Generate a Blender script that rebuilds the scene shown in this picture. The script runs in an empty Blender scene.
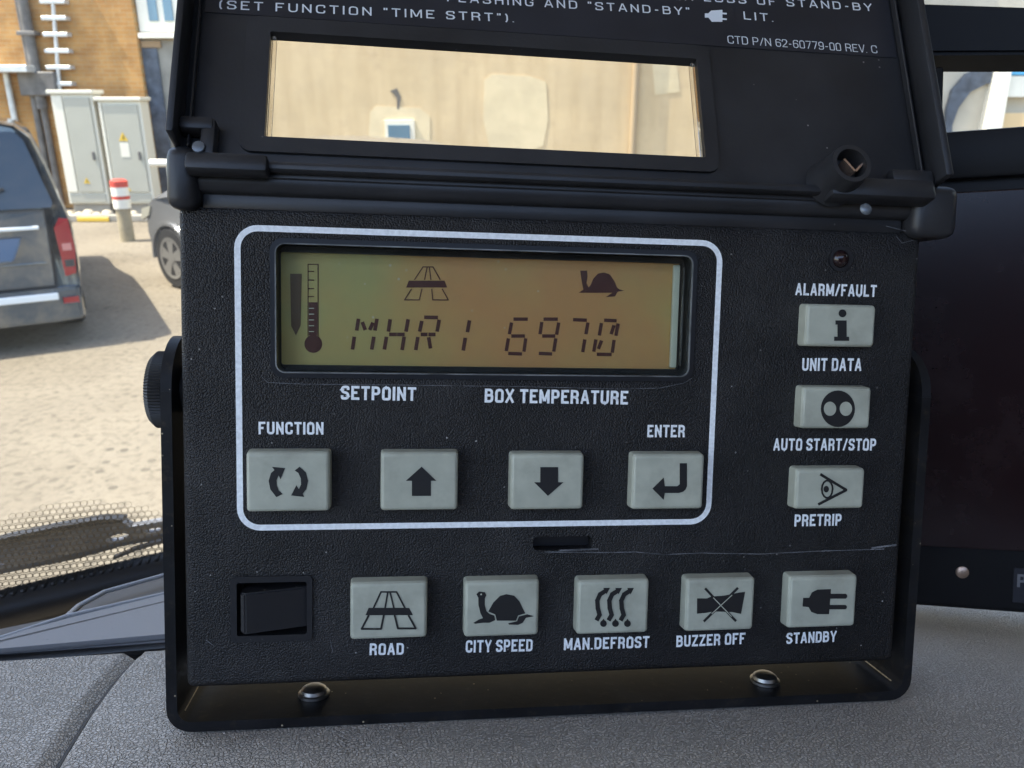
import bpy, bmesh, math, random
from mathutils import Vector, Matrix, noise
random.seed(7)
R = math.radians
S = bpy.context.scene
COL = S.collection

# ------------------------------------------------------------------ camera
FPX, CX, CY, PITCH, HC = 800.0, 512.0, 384.0, R(19.5), 2.05
cam_d = bpy.data.cameras.new('camera'); cam = bpy.data.objects.new('camera', cam_d); COL.objects.link(cam)
cam.location = (0, 0, HC); cam.rotation_euler = (R(90) - PITCH, 0, 0)
cam_d.sensor_width = 36; cam_d.lens = FPX / 1024 * 36
cam_d.clip_start = 0.01; cam_d.clip_end = 500
cam_d.dof.use_dof = True; cam_d.dof.focus_distance = 0.205; cam_d.dof.aperture_fstop = 40
S.camera = cam
# ------------------------------------------------------------------ sky and sun
SUN_TO = Vector((-0.93, -0.20, 1.9)).normalized()      # direction towards the sun
elev = math.asin(SUN_TO.z); az = math.atan2(SUN_TO.x, SUN_TO.y)
w = bpy.data.worlds.new('World'); S.world = w; w.use_nodes = True
wn = w.node_tree.nodes; wl = w.node_tree.links
sky = wn.new('ShaderNodeTexSky'); sky.sky_type = 'NISHITA'; sky.sun_disc = False
sky.sun_elevation = elev; sky.sun_rotation = az; sky.air_density = 1.0; sky.dust_density = 1.6; sky.ozone_density = 0.6
wl.new(sky.outputs[0], wn['Background'].inputs[0]); wn['Background'].inputs[1].default_value = 0.15
sd = bpy.data.lights.new('sun', 'SUN'); sun = bpy.data.objects.new('sun', sd); COL.objects.link(sun)
sd.energy = 2.9; sd.angle = R(0.5); sd.color = (1.0, 0.94, 0.82)
sun.rotation_euler = SUN_TO.to_track_quat('Z', 'Y').to_euler(); sun.location = (-10, -4, 25)
S.view_settings.view_transform = 'Standard'; S.view_settings.look = 'None'
S.view_settings.exposure = 2.0; S.view_settings.gamma = 1.0
S.render.resolution_x = 1024; S.render.resolution_y = 768

# ------------------------------------------------------------------ frames
CW = Matrix(((1, 0, 0), (0, math.sin(PITCH), -math.cos(PITCH)), (0, math.cos(PITCH), math.sin(PITCH))))
RP = Matrix(((0.9915031, 0.0211381, 0.1283540), (-0.0090550, 0.9955308, -0.0940020), (-0.1297674, 0.0920410, 0.9872633)))
TP = Vector((-0.0691467, -0.0365987, -0.2036090))       # panel frame seen from the camera
MP = Matrix.Translation((0, 0, HC)) @ (CW @ RP).to_4x4()
MP.translation = Vector((0, 0, HC)) + CW @ TP           # panel frame (u right, v up, w out) -> world
MPI = MP.inverted()
LT = R(19.34); VH, WH = 0.084, 0.004                    # lid: tilt back, hinge line
ML = Matrix(((1, 0, 0, 0), (0, math.cos(LT), math.sin(LT), VH), (0, -math.sin(LT), math.cos(LT), WH), (0, 0, 0, 1)))  # lid (u,s,n) -> panel
MLI = ML.inverted()
def ray(px, py): return CW @ Vector(((px - CX) / FPX, -(py - CY) / FPX, -1.0))
CAMW = Vector((0, 0, HC))
def _hit(inv, px, py, axis, val):
    o = inv @ CAMW; d = inv.to_3x3() @ ray(px, py); k = (val - o[axis]) / d[axis]; return o + d * k
def PP(px, py, wv=0.0): return _hit(MPI, px, py, 2, wv)             # pixel -> panel coords on plane w
def PV(px, py, vv): return _hit(MPI, px, py, 1, vv)                 # pixel -> panel coords on plane v
MLW = MP @ ML; MLWI = MLW.inverted()
def LP(px, py, n=0.0): return _hit(MLWI, px, py, 2, n)              # pixel -> lid coords
def G(px, py, z=0.0): d = ray(px, py); return CAMW + d * ((z - HC) / d.z)
def AY(px, py, Y): d = ray(px, py); return CAMW + d * (Y / d.y)

# ------------------------------------------------------------------ materials
def mat(name, col, rough=0.5, metal=0.0, spec=0.5, bump=None, var=None, coat=0.0, trans=0.0, ior=1.45):
    """bump=(kind,scale,strength,dist)  var=(scale,amount,detail)"""
    m = bpy.data.materials.new(name); m.use_nodes = True
    nt = m.node_tree; b = nt.nodes['Principled BSDF']
    b.inputs['Base Color'].default_value = (*col, 1); b.inputs['Roughness'].default_value = rough
    b.inputs['Metallic'].default_value = metal; b.inputs['Specular IOR Level'].default_value = spec
    b.inputs['IOR'].default_value = ior
    if coat: b.inputs['Coat Weight'].default_value = coat
    if trans: b.inputs['Transmission Weight'].default_value = trans
    tc = nt.nodes.new('ShaderNodeTexCoord')
    if var:
        n = nt.nodes.new('ShaderNodeTexNoise'); n.inputs['Scale'].default_value = var[0]; n.inputs['Detail'].default_value = var[2] if len(var) > 2 else 4
        nt.links.new(tc.outputs['Object'], n.inputs['Vector'])
        r = nt.nodes.new('ShaderNodeValToRGB')
        a = var[1]
        r.color_ramp.elements[0].position = 0.3; r.color_ramp.elements[1].position = 0.7
        r.color_ramp.elements[0].color = (*[c * (1 - a) for c in col], 1); r.color_ramp.elements[1].color = (*[min(1, c * (1 + a)) for c in col], 1)
        nt.links.new(n.outputs['Fac'], r.inputs[0]); nt.links.new(r.outputs[0], b.inputs['Base Color'])
    if bump:
        kind, sc, st, di = bump
        if kind == 'vor':
            t = nt.nodes.new('ShaderNodeTexVoronoi'); t.feature = 'F1'; out = t.outputs['Distance']
        else:
            t = nt.nodes.new('ShaderNodeTexNoise'); t.inputs['Detail'].default_value = 3; out = t.outputs['Fac']
        t.inputs['Scale'].default_value = sc; nt.links.new(tc.outputs['Object'], t.inputs['Vector'])
        bp = nt.nodes.new('ShaderNodeBump'); bp.inputs['Strength'].default_value = st; bp.inputs['Distance'].default_value = di
        bp.invert = (kind == 'vor'); nt.links.new(out, bp.inputs['Height']); nt.links.new(bp.outputs[0], b.inputs['Normal'])
    return m
def dusty(m, dust_col, scale, lo, hi, amount):
    """mix specks of dust of a given colour into a material's base colour"""
    nt = m.node_tree; b = nt.nodes['Principled BSDF']; tc = nt.nodes.new('ShaderNodeTexCoord')
    n = nt.nodes.new('ShaderNodeTexNoise'); n.inputs['Scale'].default_value = scale; n.inputs['Detail'].default_value = 6; n.inputs['Roughness'].default_value = 0.7
    nt.links.new(tc.outputs['Object'], n.inputs['Vector'])
    mr = nt.nodes.new('ShaderNodeMapRange'); mr.inputs[1].default_value = lo; mr.inputs[2].default_value = hi; mr.inputs[4].default_value = amount
    nt.links.new(n.outputs['Fac'], mr.inputs[0])
    mx = nt.nodes.new('ShaderNodeMix'); mx.data_type = 'RGBA'; nt.links.new(mr.outputs[0], mx.inputs[0])
    if b.inputs['Base Color'].links: nt.links.new(b.inputs['Base Color'].links[0].from_socket, mx.inputs[6])
    else: mx.inputs[6].default_value = b.inputs['Base Color'].default_value
    mx.inputs[7].default_value = (*dust_col, 1)
    nt.links.new(mx.outputs[2], b.inputs['Base Color'])
    return m

def specks(m, col, scale, radius, density, amount=0.8):
    """sparse round grains of lint and grit lying on a surface"""
    nt = m.node_tree; b = nt.nodes['Principled BSDF']; tc = nt.nodes.new('ShaderNodeTexCoord')
    v = nt.nodes.new('ShaderNodeTexVoronoi'); v.inputs['Scale'].default_value = scale; nt.links.new(tc.outputs['Object'], v.inputs['Vector'])
    a = nt.nodes.new('ShaderNodeMath'); a.operation = 'LESS_THAN'; a.inputs[1].default_value = radius; nt.links.new(v.outputs['Distance'], a.inputs[0])
    sp = nt.nodes.new('ShaderNodeSeparateColor'); nt.links.new(v.outputs['Color'], sp.inputs[0])
    c = nt.nodes.new('ShaderNodeMath'); c.operation = 'LESS_THAN'; c.inputs[1].default_value = density; nt.links.new(sp.outputs[0], c.inputs[0])
    d = nt.nodes.new('ShaderNodeMath'); d.operation = 'MULTIPLY'; nt.links.new(a.outputs[0], d.inputs[0]); nt.links.new(c.outputs[0], d.inputs[1])
    e = nt.nodes.new('ShaderNodeMath'); e.operation = 'MULTIPLY'; e.inputs[1].default_value = amount; nt.links.new(d.outputs[0], e.inputs[0])
    nn = nt.nodes.new('ShaderNodeTexNoise'); nn.inputs['Scale'].default_value = scale * 0.07; nt.links.new(tc.outputs['Object'], nn.inputs['Vector'])
    mk = nt.nodes.new('ShaderNodeMapRange'); mk.inputs[1].default_value = 0.44; mk.inputs[2].default_value = 0.62; nt.links.new(nn.outputs['Fac'], mk.inputs[0])
    e2_ = nt.nodes.new('ShaderNodeMath'); e2_.operation = 'MULTIPLY'; nt.links.new(e.outputs[0], e2_.inputs[0]); nt.links.new(mk.outputs[0], e2_.inputs[1]); e = e2_
    mx = nt.nodes.new('ShaderNodeMix'); mx.data_type = 'RGBA'; nt.links.new(e.outputs[0], mx.inputs[0])
    if b.inputs['Base Color'].links: nt.links.new(b.inputs['Base Color'].links[0].from_socket, mx.inputs[6])
    else: mx.inputs[6].default_value = b.inputs['Base Color'].default_value
    mx.inputs[7].default_value = (*col, 1); nt.links.new(mx.outputs[2], b.inputs['Base Color']); return m

M = {}
M['panel'] = dusty(mat('panel_plastic', (0.0135, 0.0125, 0.0125), 0.46, spec=0.42, bump=('vor', 2200, 0.75, 0.00045), var=(60, 0.35)), (0.10, 0.095, 0.09), 26, 0.52, 0.80, 0.22)
M['body'] = mat('body_plastic', (0.022, 0.023, 0.028), 0.45, bump=('vor', 1350, 0.6, 0.0005))
M['lid'] = dusty(mat('lid_plastic', (0.023, 0.023, 0.025), 0.40, bump=('noise', 900, 0.12, 0.0004), var=(40, 0.3)), (0.25, 0.23, 0.21), 500, 0.72, 0.80, 0.45)
M['lidlabel'] = mat('lid_label_film', (0.019, 0.020, 0.026), 0.38, var=(50, 0.2))
M['recess'] = mat('recess_plastic', (0.012, 0.012, 0.014), 0.35)
M['rocker'] = dusty(mat('rocker_plastic', (0.016, 0.016, 0.018), 0.32, bump=('noise', 700, 0.1, 0.0004)), (0.3, 0.28, 0.26), 600, 0.66, 0.76, 0.5)
M['steel'] = dusty(mat('bracket_paint', (0.010, 0.010, 0.011), 0.5, spec=0.22, bump=('noise', 500, 0.12, 0.0004), var=(90, 0.4)), (0.12, 0.09, 0.05), 350, 0.55, 0.78, 0.3)
M['knob'] = mat('knob_rubber', (0.022, 0.021, 0.021), 0.55)
M['print'] = mat('white_print', (0.87, 0.89, 0.89), 0.6, var=(900, 0.12))
M['printlid'] = mat('lid_print', (0.75, 0.77, 0.78), 0.6)
M['button'] = dusty(mat('button_plastic', (0.43, 0.435, 0.345), 0.45, var=(160, 0.10), bump=('noise', 900, 0.06, 0.0003)), (0.20, 0.18, 0.14), 95, 0.48, 0.78, 0.4)
M['ink'] = mat('black_ink', (0.014, 0.013, 0.013), 0.5)
M['lcdink'] = mat('lcd_segment_ink', (0.115, 0.036, 0.030), 0.45)
M['lcdfaint'] = mat('lcd_faint_ink', (0.17, 0.105, 0.06), 0.45)
M['chrome'] = mat('zinc_screw', (0.46, 0.44, 0.41), 0.34, 1.0, var=(300, 0.2))
M['rivet_and_glint'] = mat('dull_rivet_and_glint', (0.16, 0.18, 0.20), 0.35, 0.4)
M['bronze'] = mat('clip_bronze', (0.60, 0.42, 0.32), 0.25, 0.8)
M['bend_glint'] = mat('bend_highlight', (0.42, 0.34, 0.22), 0.4, 0.5, var=(700, 0.5))
M['rim'] = mat('clear_lens_rim', (0.16, 0.165, 0.16), 0.22, spec=0.7, var=(120, 0.6))
M['led'] = mat('led_lens', (0.018, 0.008, 0.008), 0.10, spec=0.7)
specks(M['panel'], (0.5, 0.48, 0.45), 520, 0.13, 0.07); specks(M['lid'], (0.45, 0.42, 0.38), 420, 0.11, 0.07); specks(M['rocker'], (0.5, 0.46, 0.4), 520, 0.16, 0.12); specks(M['steel'], (0.5, 0.42, 0.28), 520, 0.14, 0.12)
M['guide'] = mat('light_guide_edge', (0.86, 0.88, 0.70), 0.25)

# --- LCD film: amber base, green reflections painted in as olive patches
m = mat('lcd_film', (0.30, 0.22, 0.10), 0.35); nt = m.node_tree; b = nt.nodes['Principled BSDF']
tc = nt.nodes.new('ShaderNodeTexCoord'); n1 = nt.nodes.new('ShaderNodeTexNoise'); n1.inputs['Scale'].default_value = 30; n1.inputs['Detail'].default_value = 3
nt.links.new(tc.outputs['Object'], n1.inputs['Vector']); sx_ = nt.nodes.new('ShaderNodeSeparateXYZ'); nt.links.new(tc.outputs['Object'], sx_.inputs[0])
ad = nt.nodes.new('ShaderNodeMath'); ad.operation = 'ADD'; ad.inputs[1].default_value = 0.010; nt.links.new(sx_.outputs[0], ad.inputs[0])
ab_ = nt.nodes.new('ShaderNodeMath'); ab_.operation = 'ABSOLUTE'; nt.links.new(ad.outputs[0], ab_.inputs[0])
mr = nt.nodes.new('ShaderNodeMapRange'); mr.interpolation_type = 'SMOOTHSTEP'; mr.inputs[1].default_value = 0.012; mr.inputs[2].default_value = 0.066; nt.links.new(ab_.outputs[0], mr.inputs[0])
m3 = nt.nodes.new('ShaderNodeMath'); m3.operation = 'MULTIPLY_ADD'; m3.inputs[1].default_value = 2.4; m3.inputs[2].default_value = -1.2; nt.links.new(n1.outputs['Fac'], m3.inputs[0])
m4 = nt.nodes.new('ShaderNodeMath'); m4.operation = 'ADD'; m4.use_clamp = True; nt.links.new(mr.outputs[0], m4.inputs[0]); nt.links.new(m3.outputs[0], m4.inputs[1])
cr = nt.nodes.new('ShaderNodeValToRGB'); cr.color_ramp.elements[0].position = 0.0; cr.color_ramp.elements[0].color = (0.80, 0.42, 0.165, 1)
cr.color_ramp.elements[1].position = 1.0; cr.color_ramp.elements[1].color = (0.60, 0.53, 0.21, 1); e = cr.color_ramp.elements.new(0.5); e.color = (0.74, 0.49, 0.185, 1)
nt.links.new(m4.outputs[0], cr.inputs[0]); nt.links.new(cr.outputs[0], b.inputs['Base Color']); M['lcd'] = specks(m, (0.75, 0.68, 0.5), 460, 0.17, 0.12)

def glass_mat(name, tint, gloss=0.06, dust=0.0, dust_scale=6.0, dust_col=(0.6, 0.58, 0.52), stretch=(1, 1, 1)):
    m = bpy.data.materials.new(name); m.use_nodes = True; nt = m.node_tree; nt.nodes.clear()
    out = nt.nodes.new('ShaderNodeOutputMaterial'); tr = nt.nodes.new('ShaderNodeBsdfTransparent'); tr.inputs[0].default_value = (*tint, 1)
    gl = nt.nodes.new('ShaderNodeBsdfGlossy'); gl.inputs['Roughness'].default_value = 0.03
    fr = nt.nodes.new('ShaderNodeFresnel'); fr.inputs[0].default_value = 1.3
    mx = nt.nodes.new('ShaderNodeMixShader'); nt.links.new(fr.outputs[0], mx.inputs[0]); nt.links.new(tr.outputs[0], mx.inputs[1]); nt.links.new(gl.outputs[0], mx.inputs[2])
    last = mx
    if dust:
        tc = nt.nodes.new('ShaderNodeTexCoord'); mp = nt.nodes.new('ShaderNodeMapping'); mp.inputs['Scale'].default_value = stretch; mp.inputs['Rotation'].default_value = (0.0, 0.5, 0.0)
        nt.links.new(tc.outputs['Object'], mp.inputs[0])
        n = nt.nodes.new('ShaderNodeTexNoise'); n.inputs['Scale'].default_value = dust_scale; n.inputs['Detail'].default_value = 8; n.inputs['Roughness'].default_value = 0.72
        nt.links.new(mp.outputs[0], n.inputs['Vector']); mr = nt.nodes.new('ShaderNodeMapRange')
        mr.inputs[1].default_value = 0.42; mr.inputs[2].default_value = 0.75; mr.inputs[3].default_value = dust * 0.15; mr.inputs[4].default_value = dust
        nt.links.new(n.outputs['Fac'], mr.inputs[0])
        df = nt.nodes.new('ShaderNodeBsdfDiffuse'); df.inputs[0].default_value = (*dust_col, 1)
        tl = nt.nodes.new('ShaderNodeBsdfTranslucent'); tl.inputs[0].default_value = (*dust_col, 1)
        ad = nt.nodes.new('ShaderNodeMixShader'); nt.links.new(df.outputs[0], ad.inputs[1]); nt.links.new(tl.outputs[0], ad.inputs[2])
        m2 = nt.nodes.new('ShaderNodeMixShader'); nt.links.new(mr.outputs[0], m2.inputs[0]); nt.links.new(mx.outputs[0], m2.inputs[1]); nt.links.new(ad.outputs[0], m2.inputs[2]); last = m2
    nt.links.new(last.outputs[0], out.inputs[0]); return m
M['lens'] = glass_mat('display_lens', (0.92, 0.93, 0.90), dust=0.03, dust_scale=220)
M['pane'] = glass_mat('lid_window_pane', (0.95, 0.93, 0.90), dust=0.11, dust_scale=45)
M['windscreen'] = glass_mat('windscreen_glass', (0.93, 0.95, 0.93), dust=0.07, dust_scale=9, stretch=(1, 1, 3))

# --- leather-grain dashboard
m = mat('dash_leather_grain', (0.51, 0.465, 0.41), 0.5, var=(14, 0.12)); nt = m.node_tree; b = nt.nodes['Principled BSDF']
tc = nt.nodes.new('ShaderNodeTexCoord'); nz = nt.nodes.new('ShaderNodeTexNoise'); nz.inputs['Scale'].default_value = 260
mxv = nt.nodes.new('ShaderNodeMix'); mxv.data_type = 'VECTOR'; mxv.inputs[0].default_value = 0.0012
nt.links.new(tc.outputs['Object'], nz.inputs['Vector']); nt.links.new(tc.outputs['Object'], mxv.inputs[4]); nt.links.new(nz.outputs['Color'], mxv.inputs[5])
vo = nt.nodes.new('ShaderNodeTexVoronoi'); vo.feature = 'DISTANCE_TO_EDGE'; vo.inputs['Scale'].default_value = 1000
nt.links.new(mxv.outputs[1], vo.inputs['Vector']); mr = nt.nodes.new('ShaderNodeMapRange'); mr.inputs[2].default_value = 0.16
nt.links.new(vo.outputs['Distance'], mr.inputs[0])
bp = nt.nodes.new('ShaderNodeBump'); bp.inputs['Strength'].default_value = 1.0; bp.inputs['Distance'].default_value = 0.0008
nt.links.new(mr.outputs[0], bp.inputs['Height']); nt.links.new(bp.outputs[0], b.inputs['Normal']); M['dash'] = m

# ------------------------------------------------------------------ mesh helpers
def link(name, bm, material, parent=None, smooth=False, pre=None):
    me = bpy.data.meshes.new(name)
    if pre is not None: bm.transform(pre)
    bmesh.ops.recalc_face_normals(bm, faces=bm.faces[:])
    bm.to_mesh(me); bm.free()
    ms = material if isinstance(material, (list, tuple)) else [material]
    for x in ms: me.materials.append(x)
    o = bpy.data.objects.new(name, me); COL.objects.link(o)
    if smooth:
        for p in me.polygons: p.use_smooth = True
        try: me.set_sharp_from_angle(angle=R(smooth if smooth is not True else 40))
        except Exception: pass
    if parent: o.parent = parent
    return o
def tag(o, label=None, cat=None, group=None, kind=None):
    if label: o['label'] = label
    if cat: o['category'] = cat
    if group: o['group'] = group
    if kind: o['kind'] = kind
    return o
def thing(name, label, cat, mw, group=None):
    o = bpy.data.objects.new(name, None); COL.objects.link(o); o.matrix_world = mw; o.empty_display_size = 0.02
    return tag(o, label, cat, group)
def box(bm, x0, x1, y0, y1, z0, z1, bev=0.0, seg=2):
    r = bmesh.ops.create_cube(bm, size=1.0); vs = r['verts']
    for v in vs: v.co = Vector(((x0 + x1) / 2 + v.co.x * (x1 - x0), (y0 + y1) / 2 + v.co.y * (y1 - y0), (z0 + z1) / 2 + v.co.z * (z1 - z0)))
    if bev > 0:
        es = list({e for v in vs for e in v.link_edges}); bmesh.ops.bevel(bm, geom=es, offset=bev, segments=seg, affect='EDGES', profile=0.5)
    return bm
def nbox(*a, **k): return box(bmesh.new(), *a, **k)
def prism(bm, pts, z0, z1, axis=2):
    """polygon (a,b) extruded along an axis; axis order keeps the other two coordinates in xyz order"""
    def mk(a, b_, c): return Vector((a, b_, c)) if axis == 2 else (Vector((a, c, b_)) if axis == 1 else Vector((c, a, b_)))
    A = [bm.verts.new(mk(p[0], p[1], z0)) for p in pts]; B = [bm.verts.new(mk(p[0], p[1], z1)) for p in pts]
    bm.faces.new(A[::-1]); bm.faces.new(B); n = len(pts)
    for i in range(n): bm.faces.new((A[i], A[(i + 1) % n], B[(i + 1) % n], B[i]))
    return bm
def rrect(x0, x1, y0, y1, r, seg=5):
    o = []
    for cx, cy, a0 in ((x1 - r, y1 - r, 0), (x0 + r, y1 - r, 90), (x0 + r, y0 + r, 180), (x1 - r, y0 + r, 270)):
        for i in range(seg + 1):
            a = R(a0 + 90 * i / seg); o.append((cx + r * math.cos(a), cy + r * math.sin(a)))
    return o
def circ(cx, cy, r, n=24, ry=None): return [(cx + r * math.cos(2 * math.pi * i / n), cy + (ry or r) * math.sin(2 * math.pi * i / n)) for i in range(n)]
def cyl(bm, p0, p1, r0, r1=None, n=20):
    p0 = Vector(p0); p1 = Vector(p1); d = p1 - p0; r1 = r0 if r1 is None else r1
    mt = Matrix.Translation((p0 + p1) / 2) @ d.to_track_quat('Z', 'Y').to_matrix().to_4x4()
    bmesh.ops.create_cone(bm, cap_ends=True, segments=n, radius1=r0, radius2=r1, depth=d.length, matrix=mt); return bm
def tube(bm, pts, r, n=10):
    for a, b_ in zip(pts[:-1], pts[1:]): cyl(bm, a, b_, r, n=n)
    return bm
def lathe(bm, prof, n=28, mt=Matrix.Identity(4)):
    """prof: list of (radius, height), closed with caps"""
    rings = [[bm.verts.new(mt @ Vector((r * math.cos(2 * math.pi * i / n), r * math.sin(2 * math.pi * i / n), h))) for i in range(n)] for r, h in prof]
    for a, b_ in zip(rings[:-1], rings[1:]):
        for i in range(n): bm.faces.new((a[i], a[(i + 1) % n], b_[(i + 1) % n], b_[i]))
    bm.faces.new(rings[0][::-1]); bm.faces.new(rings[-1]); return bm
def carve(o, cutters):
    """boolean difference, baked into the mesh"""
    tmp = []
    for bm in cutters:
        c = link('cutter', bm, M['recess'], o.parent); tmp.append(c)
        md = o.modifiers.new('cut', 'BOOLEAN'); md.operation = 'DIFFERENCE'; md.object = c; md.solver = 'EXACT'
    bpy.context.view_layer.update(); dg = bpy.context.evaluated_depsgraph_get(); me = bpy.data.meshes.new_from_object(o.evaluated_get(dg)); o.modifiers.clear(); o.data = me
    for c in tmp: bpy.data.objects.remove(c)
    return o
def flat_mesh(name, material, parent, conv, polys=(), strokes=(), pre=None):
    """thin printed shape: polygons and strokes in photo pixels, carried onto their surface by conv; every piece sits a hair above the last"""
    bm = bmesh.new(); k = 0; up = lambda v: Vector((v.x, v.y, v.z + k * 0.000008))
    for p in polys:
        bm.faces.new([bm.verts.new(up(conv(*q))) for q in p]); k += 1
    for pts, wd in strokes:
        P = [Vector(p[:2]) for p in pts]
        for a, b_ in zip(P[:-1], P[1:]):
            d = (b_ - a).normalized(); nn = Vector((-d.y, d.x)) * wd / 2; e = d * (wd * 0.25)
            bm.faces.new([bm.verts.new(up(conv(q.x, q.y))) for q in (a - e + nn, b_ + e + nn, b_ + e - nn, a - e - nn)]); k += 1
    return link(name, bm, material, parent, pre=pre)

# ---- lettering: grotesque capitals drawn as strokes; a point (x, y, 1) is a rounded corner
GL = {
 'A': (1.05, [[(0, 0), (.44, 1)], [(.56, 1), (1, 0)], [(.24, .27), (.76, .27)]]), 'B': (1, [[(0, 0), (0, 1), (.94, 1, 1), (.94, .53, 1), (.1, .53)], [(.5, .53), (1, .53, 1), (1, 0, 1), (.05, 0)]]),
 'C': (1, [[(1, .68), (1, 1, 1), (0, 1, 1), (0, 0, 1), (1, 0, 1), (1, .32)]]), 'D': (1, [[(.05, 0), (1, 0, 1), (1, 1, 1), (0, 1), (0, 0)]]),
 'E': (.88, [[(1, 1), (0, 1), (0, 0), (1, 0)], [(.1, .52), (.86, .52)]]), 'F': (.86, [[(1, 1), (0, 1), (0, 0)], [(.1, .50), (.86, .50)]]),
 'G': (1, [[(1, .70), (1, 1, 1), (0, 1, 1), (0, 0, 1), (1, 0, 1), (1, .47), (.6, .47)]]), 'H': (1, [[(0, 0), (0, 1)], [(1, 0), (1, 1)], [(.1, .52), (.9, .52)]]),
 'I': (0, [[(0, 0), (0, 1)]]), 'L': (.84, [[(0, 1), (0, 0), (1, 0)]]), 'M': (1.32, [[(0, 0), (0, 1)], [(1, 0), (1, 1)], [(.1, .95), (.47, .08)], [(.9, .95), (.53, .08)]]),
 'N': (1, [[(0, 0), (0, 1)], [(1, 0), (1, 1)], [(.06, .95), (.94, .05)]]), 'O': (1, [[(.5, 0), (1, 0, 1), (1, 1, 1), (0, 1, 1), (0, 0, 1), (.51, 0)]]),
 'P': (.95, [[(0, 0), (0, 1), (1, 1, 1), (1, .44, 1), (.1, .44)]]), 'R': (1, [[(0, 0), (0, 1), (.96, 1, 1), (.96, .48, 1), (.1, .48)], [(.55, .45), (.93, .42, 1), (.96, 0)]]),
 'S': (.95, [[(1, .74), (1, 1, 1), (0, 1, 1), (0, .56, 1), (1, .46, 1), (1, 0, 1), (0, 0, 1), (0, .26)]]), 'T': (.95, [[(0, 1), (1, 1)], [(.5, .9), (.5, 0)]]),
 'U': (1, [[(0, 1), (0, 0, 1), (1, 0, 1), (1, 1)]]), 'V': (1, [[(0, 1), (.45, 0)], [(1, 1), (.55, 0)]]), 'W': (1.5, [[(0, 1), (.24, 0)], [(.28, 0), (.48, 1)], [(.52, 1), (.72, 0)], [(.76, 0), (1, 1)]]),
 'X': (1, [[(0, 1), (1, 0)], [(0, 0), (1, 1)]]), 'Y': (1.02, [[(0, 1), (.46, .46)], [(1, 1), (.54, .46)], [(.5, .5), (.5, 0)]]), 'Z': (.92, [[(0, 1), (1, 1)], [(.95, .93), (.05, .07)], [(0, 0), (1, 0)]]),
 '/': (.62, [[(0, 0), (1, 1)]]), '.': (0, [[(0, 0), (0, .03)]]), '-': (.5, [[(0, .42), (1, .42)]]), '"': (.3, [[(0, 1), (0, .78)], [(1, 1), (1, .78)]]),
 '(': (.25, [[(1, 1.05), (.2, .8, 1), (.2, .15, 1), (1, -.1)]]), ')': (.25, [[(0, 1.05), (.8, .8, 1), (.8, .15, 1), (0, -.1)]]),
 '0': (.85, [[(.5, 0), (1, 0, 1), (1, 1, 1), (0, 1, 1), (0, 0, 1), (.51, 0)]]), '2': (.85, [[(0, .70), (0, 1, 1), (1, 1, 1), (1, .58, 1), (.06, .08)], [(0, 0), (1, 0)]]),
 '6': (.85, [[(1, .80), (1, 1, 1), (0, 1, 1), (0, 0, 1), (1, 0, 1), (1, .58, 1), (.12, .58)]]), '9': (.85, [[(0, .20), (0, 0, 1), (1, 0, 1), (1, 1, 1), (0, 1, 1), (0, .42, 1), (.88, .42)]]),
 '7': (.85, [[(0, 1), (1, 1)], [(.98, .9), (.35, 0)]])}
def rounded(pl, W, t):
    """stroke centre line in cap-height units, corners rounded where asked"""
    P = [(Vector((p[0] * W, t / 2 + p[1] * (1 - t))), len(p) > 2) for p in pl]; out = [P[0][0]]
    for (a, _), (b_, rd), (c, _) in zip(P[:-2], P[1:-1], P[2:]):
        if not rd: out.append(b_); continue
        r = min(0.28, (a - b_).length * 0.5 if len(P) > 3 else 1, (c - b_).length * 0.5)
        p0 = b_ + (a - b_).normalized() * r; p1 = b_ + (c - b_).normalized() * r
        for k in range(6):
            q = k / 5; out.append(p0 * (1 - q) ** 2 + b_ * 2 * q * (1 - q) + p1 * q * q)
    out.append(P[-1][0]); return out
def letter(name, s, p0, p1, height, wv, material, parent, gw=0.42, gap=0.12, t=0.185, space=0.30, pre=None):
    """string between baseline points p0 and p1 (2-D on the surface); height = capital height in metres"""
    strips = []; x = 0.0
    for ch in s:
        if ch == ' ': x += space; continue
        wd, sts = GL[ch]; W = gw * wd
        for i, pl in enumerate(sts):
            P = [q + Vector((x + t / 2, 0)) for q in rounded(pl, W, t)]
            if not (pl[0][0] == .5 and pl[-1][0] == .51):
                P[0] = P[0] + (P[0] - P[1]).normalized() * (t / 2 if pl[0][1] in (0, 1) else 0); P[-1] = P[-1] + (P[-1] - P[-2]).normalized() * (t / 2 if pl[-1][1] in (0, 1) else 0)
            diag = len(pl) == 2 and abs(pl[0][0] - pl[1][0]) > .05 and abs(pl[0][1] - pl[1][1]) > .05
            strips.append((P, i, t * (0.92 if diag else 1)))
        x += W + t + gap
    tot = x - gap; bm = bmesh.new()
    p0 = Vector((p0[0], p0[1])); p1 = Vector((p1[0], p1[1])); d = p1 - p0; L = d.length; d.normalize(); nn = Vector((-d.y, d.x))
    for P, i, tt in strips:
        row = []
        for k, q in enumerate(P):
            a = (q - P[k - 1]).normalized() if k else (P[1] - q).normalized(); b_ = (P[k + 1] - q).normalized() if k < len(P) - 1 else a
            m_ = a + b_; m_ = m_.normalized() if m_.length > 1e-4 else a; o = Vector((-m_.y, m_.x)) * (tt / 2 / max(0.5, m_.dot(a)))
            row.append([q + o, q - o])
        vs = []
        for l, r_ in row:
            vv = []
            for q in (l, r_):
                g = p0 + d * (q.x / tot * L) + nn * (min(1.06, max(-0.12, q.y)) * height); vv.append(bm.verts.new((g.x, g.y, wv + i * 0.000012)))
            vs.append(vv)
        for a, b_ in zip(vs[:-1], vs[1:]): bm.faces.new((a[0], b_[0], b_[1], a[1]))
    return link(name, bm, material, parent, pre=pre)

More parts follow.
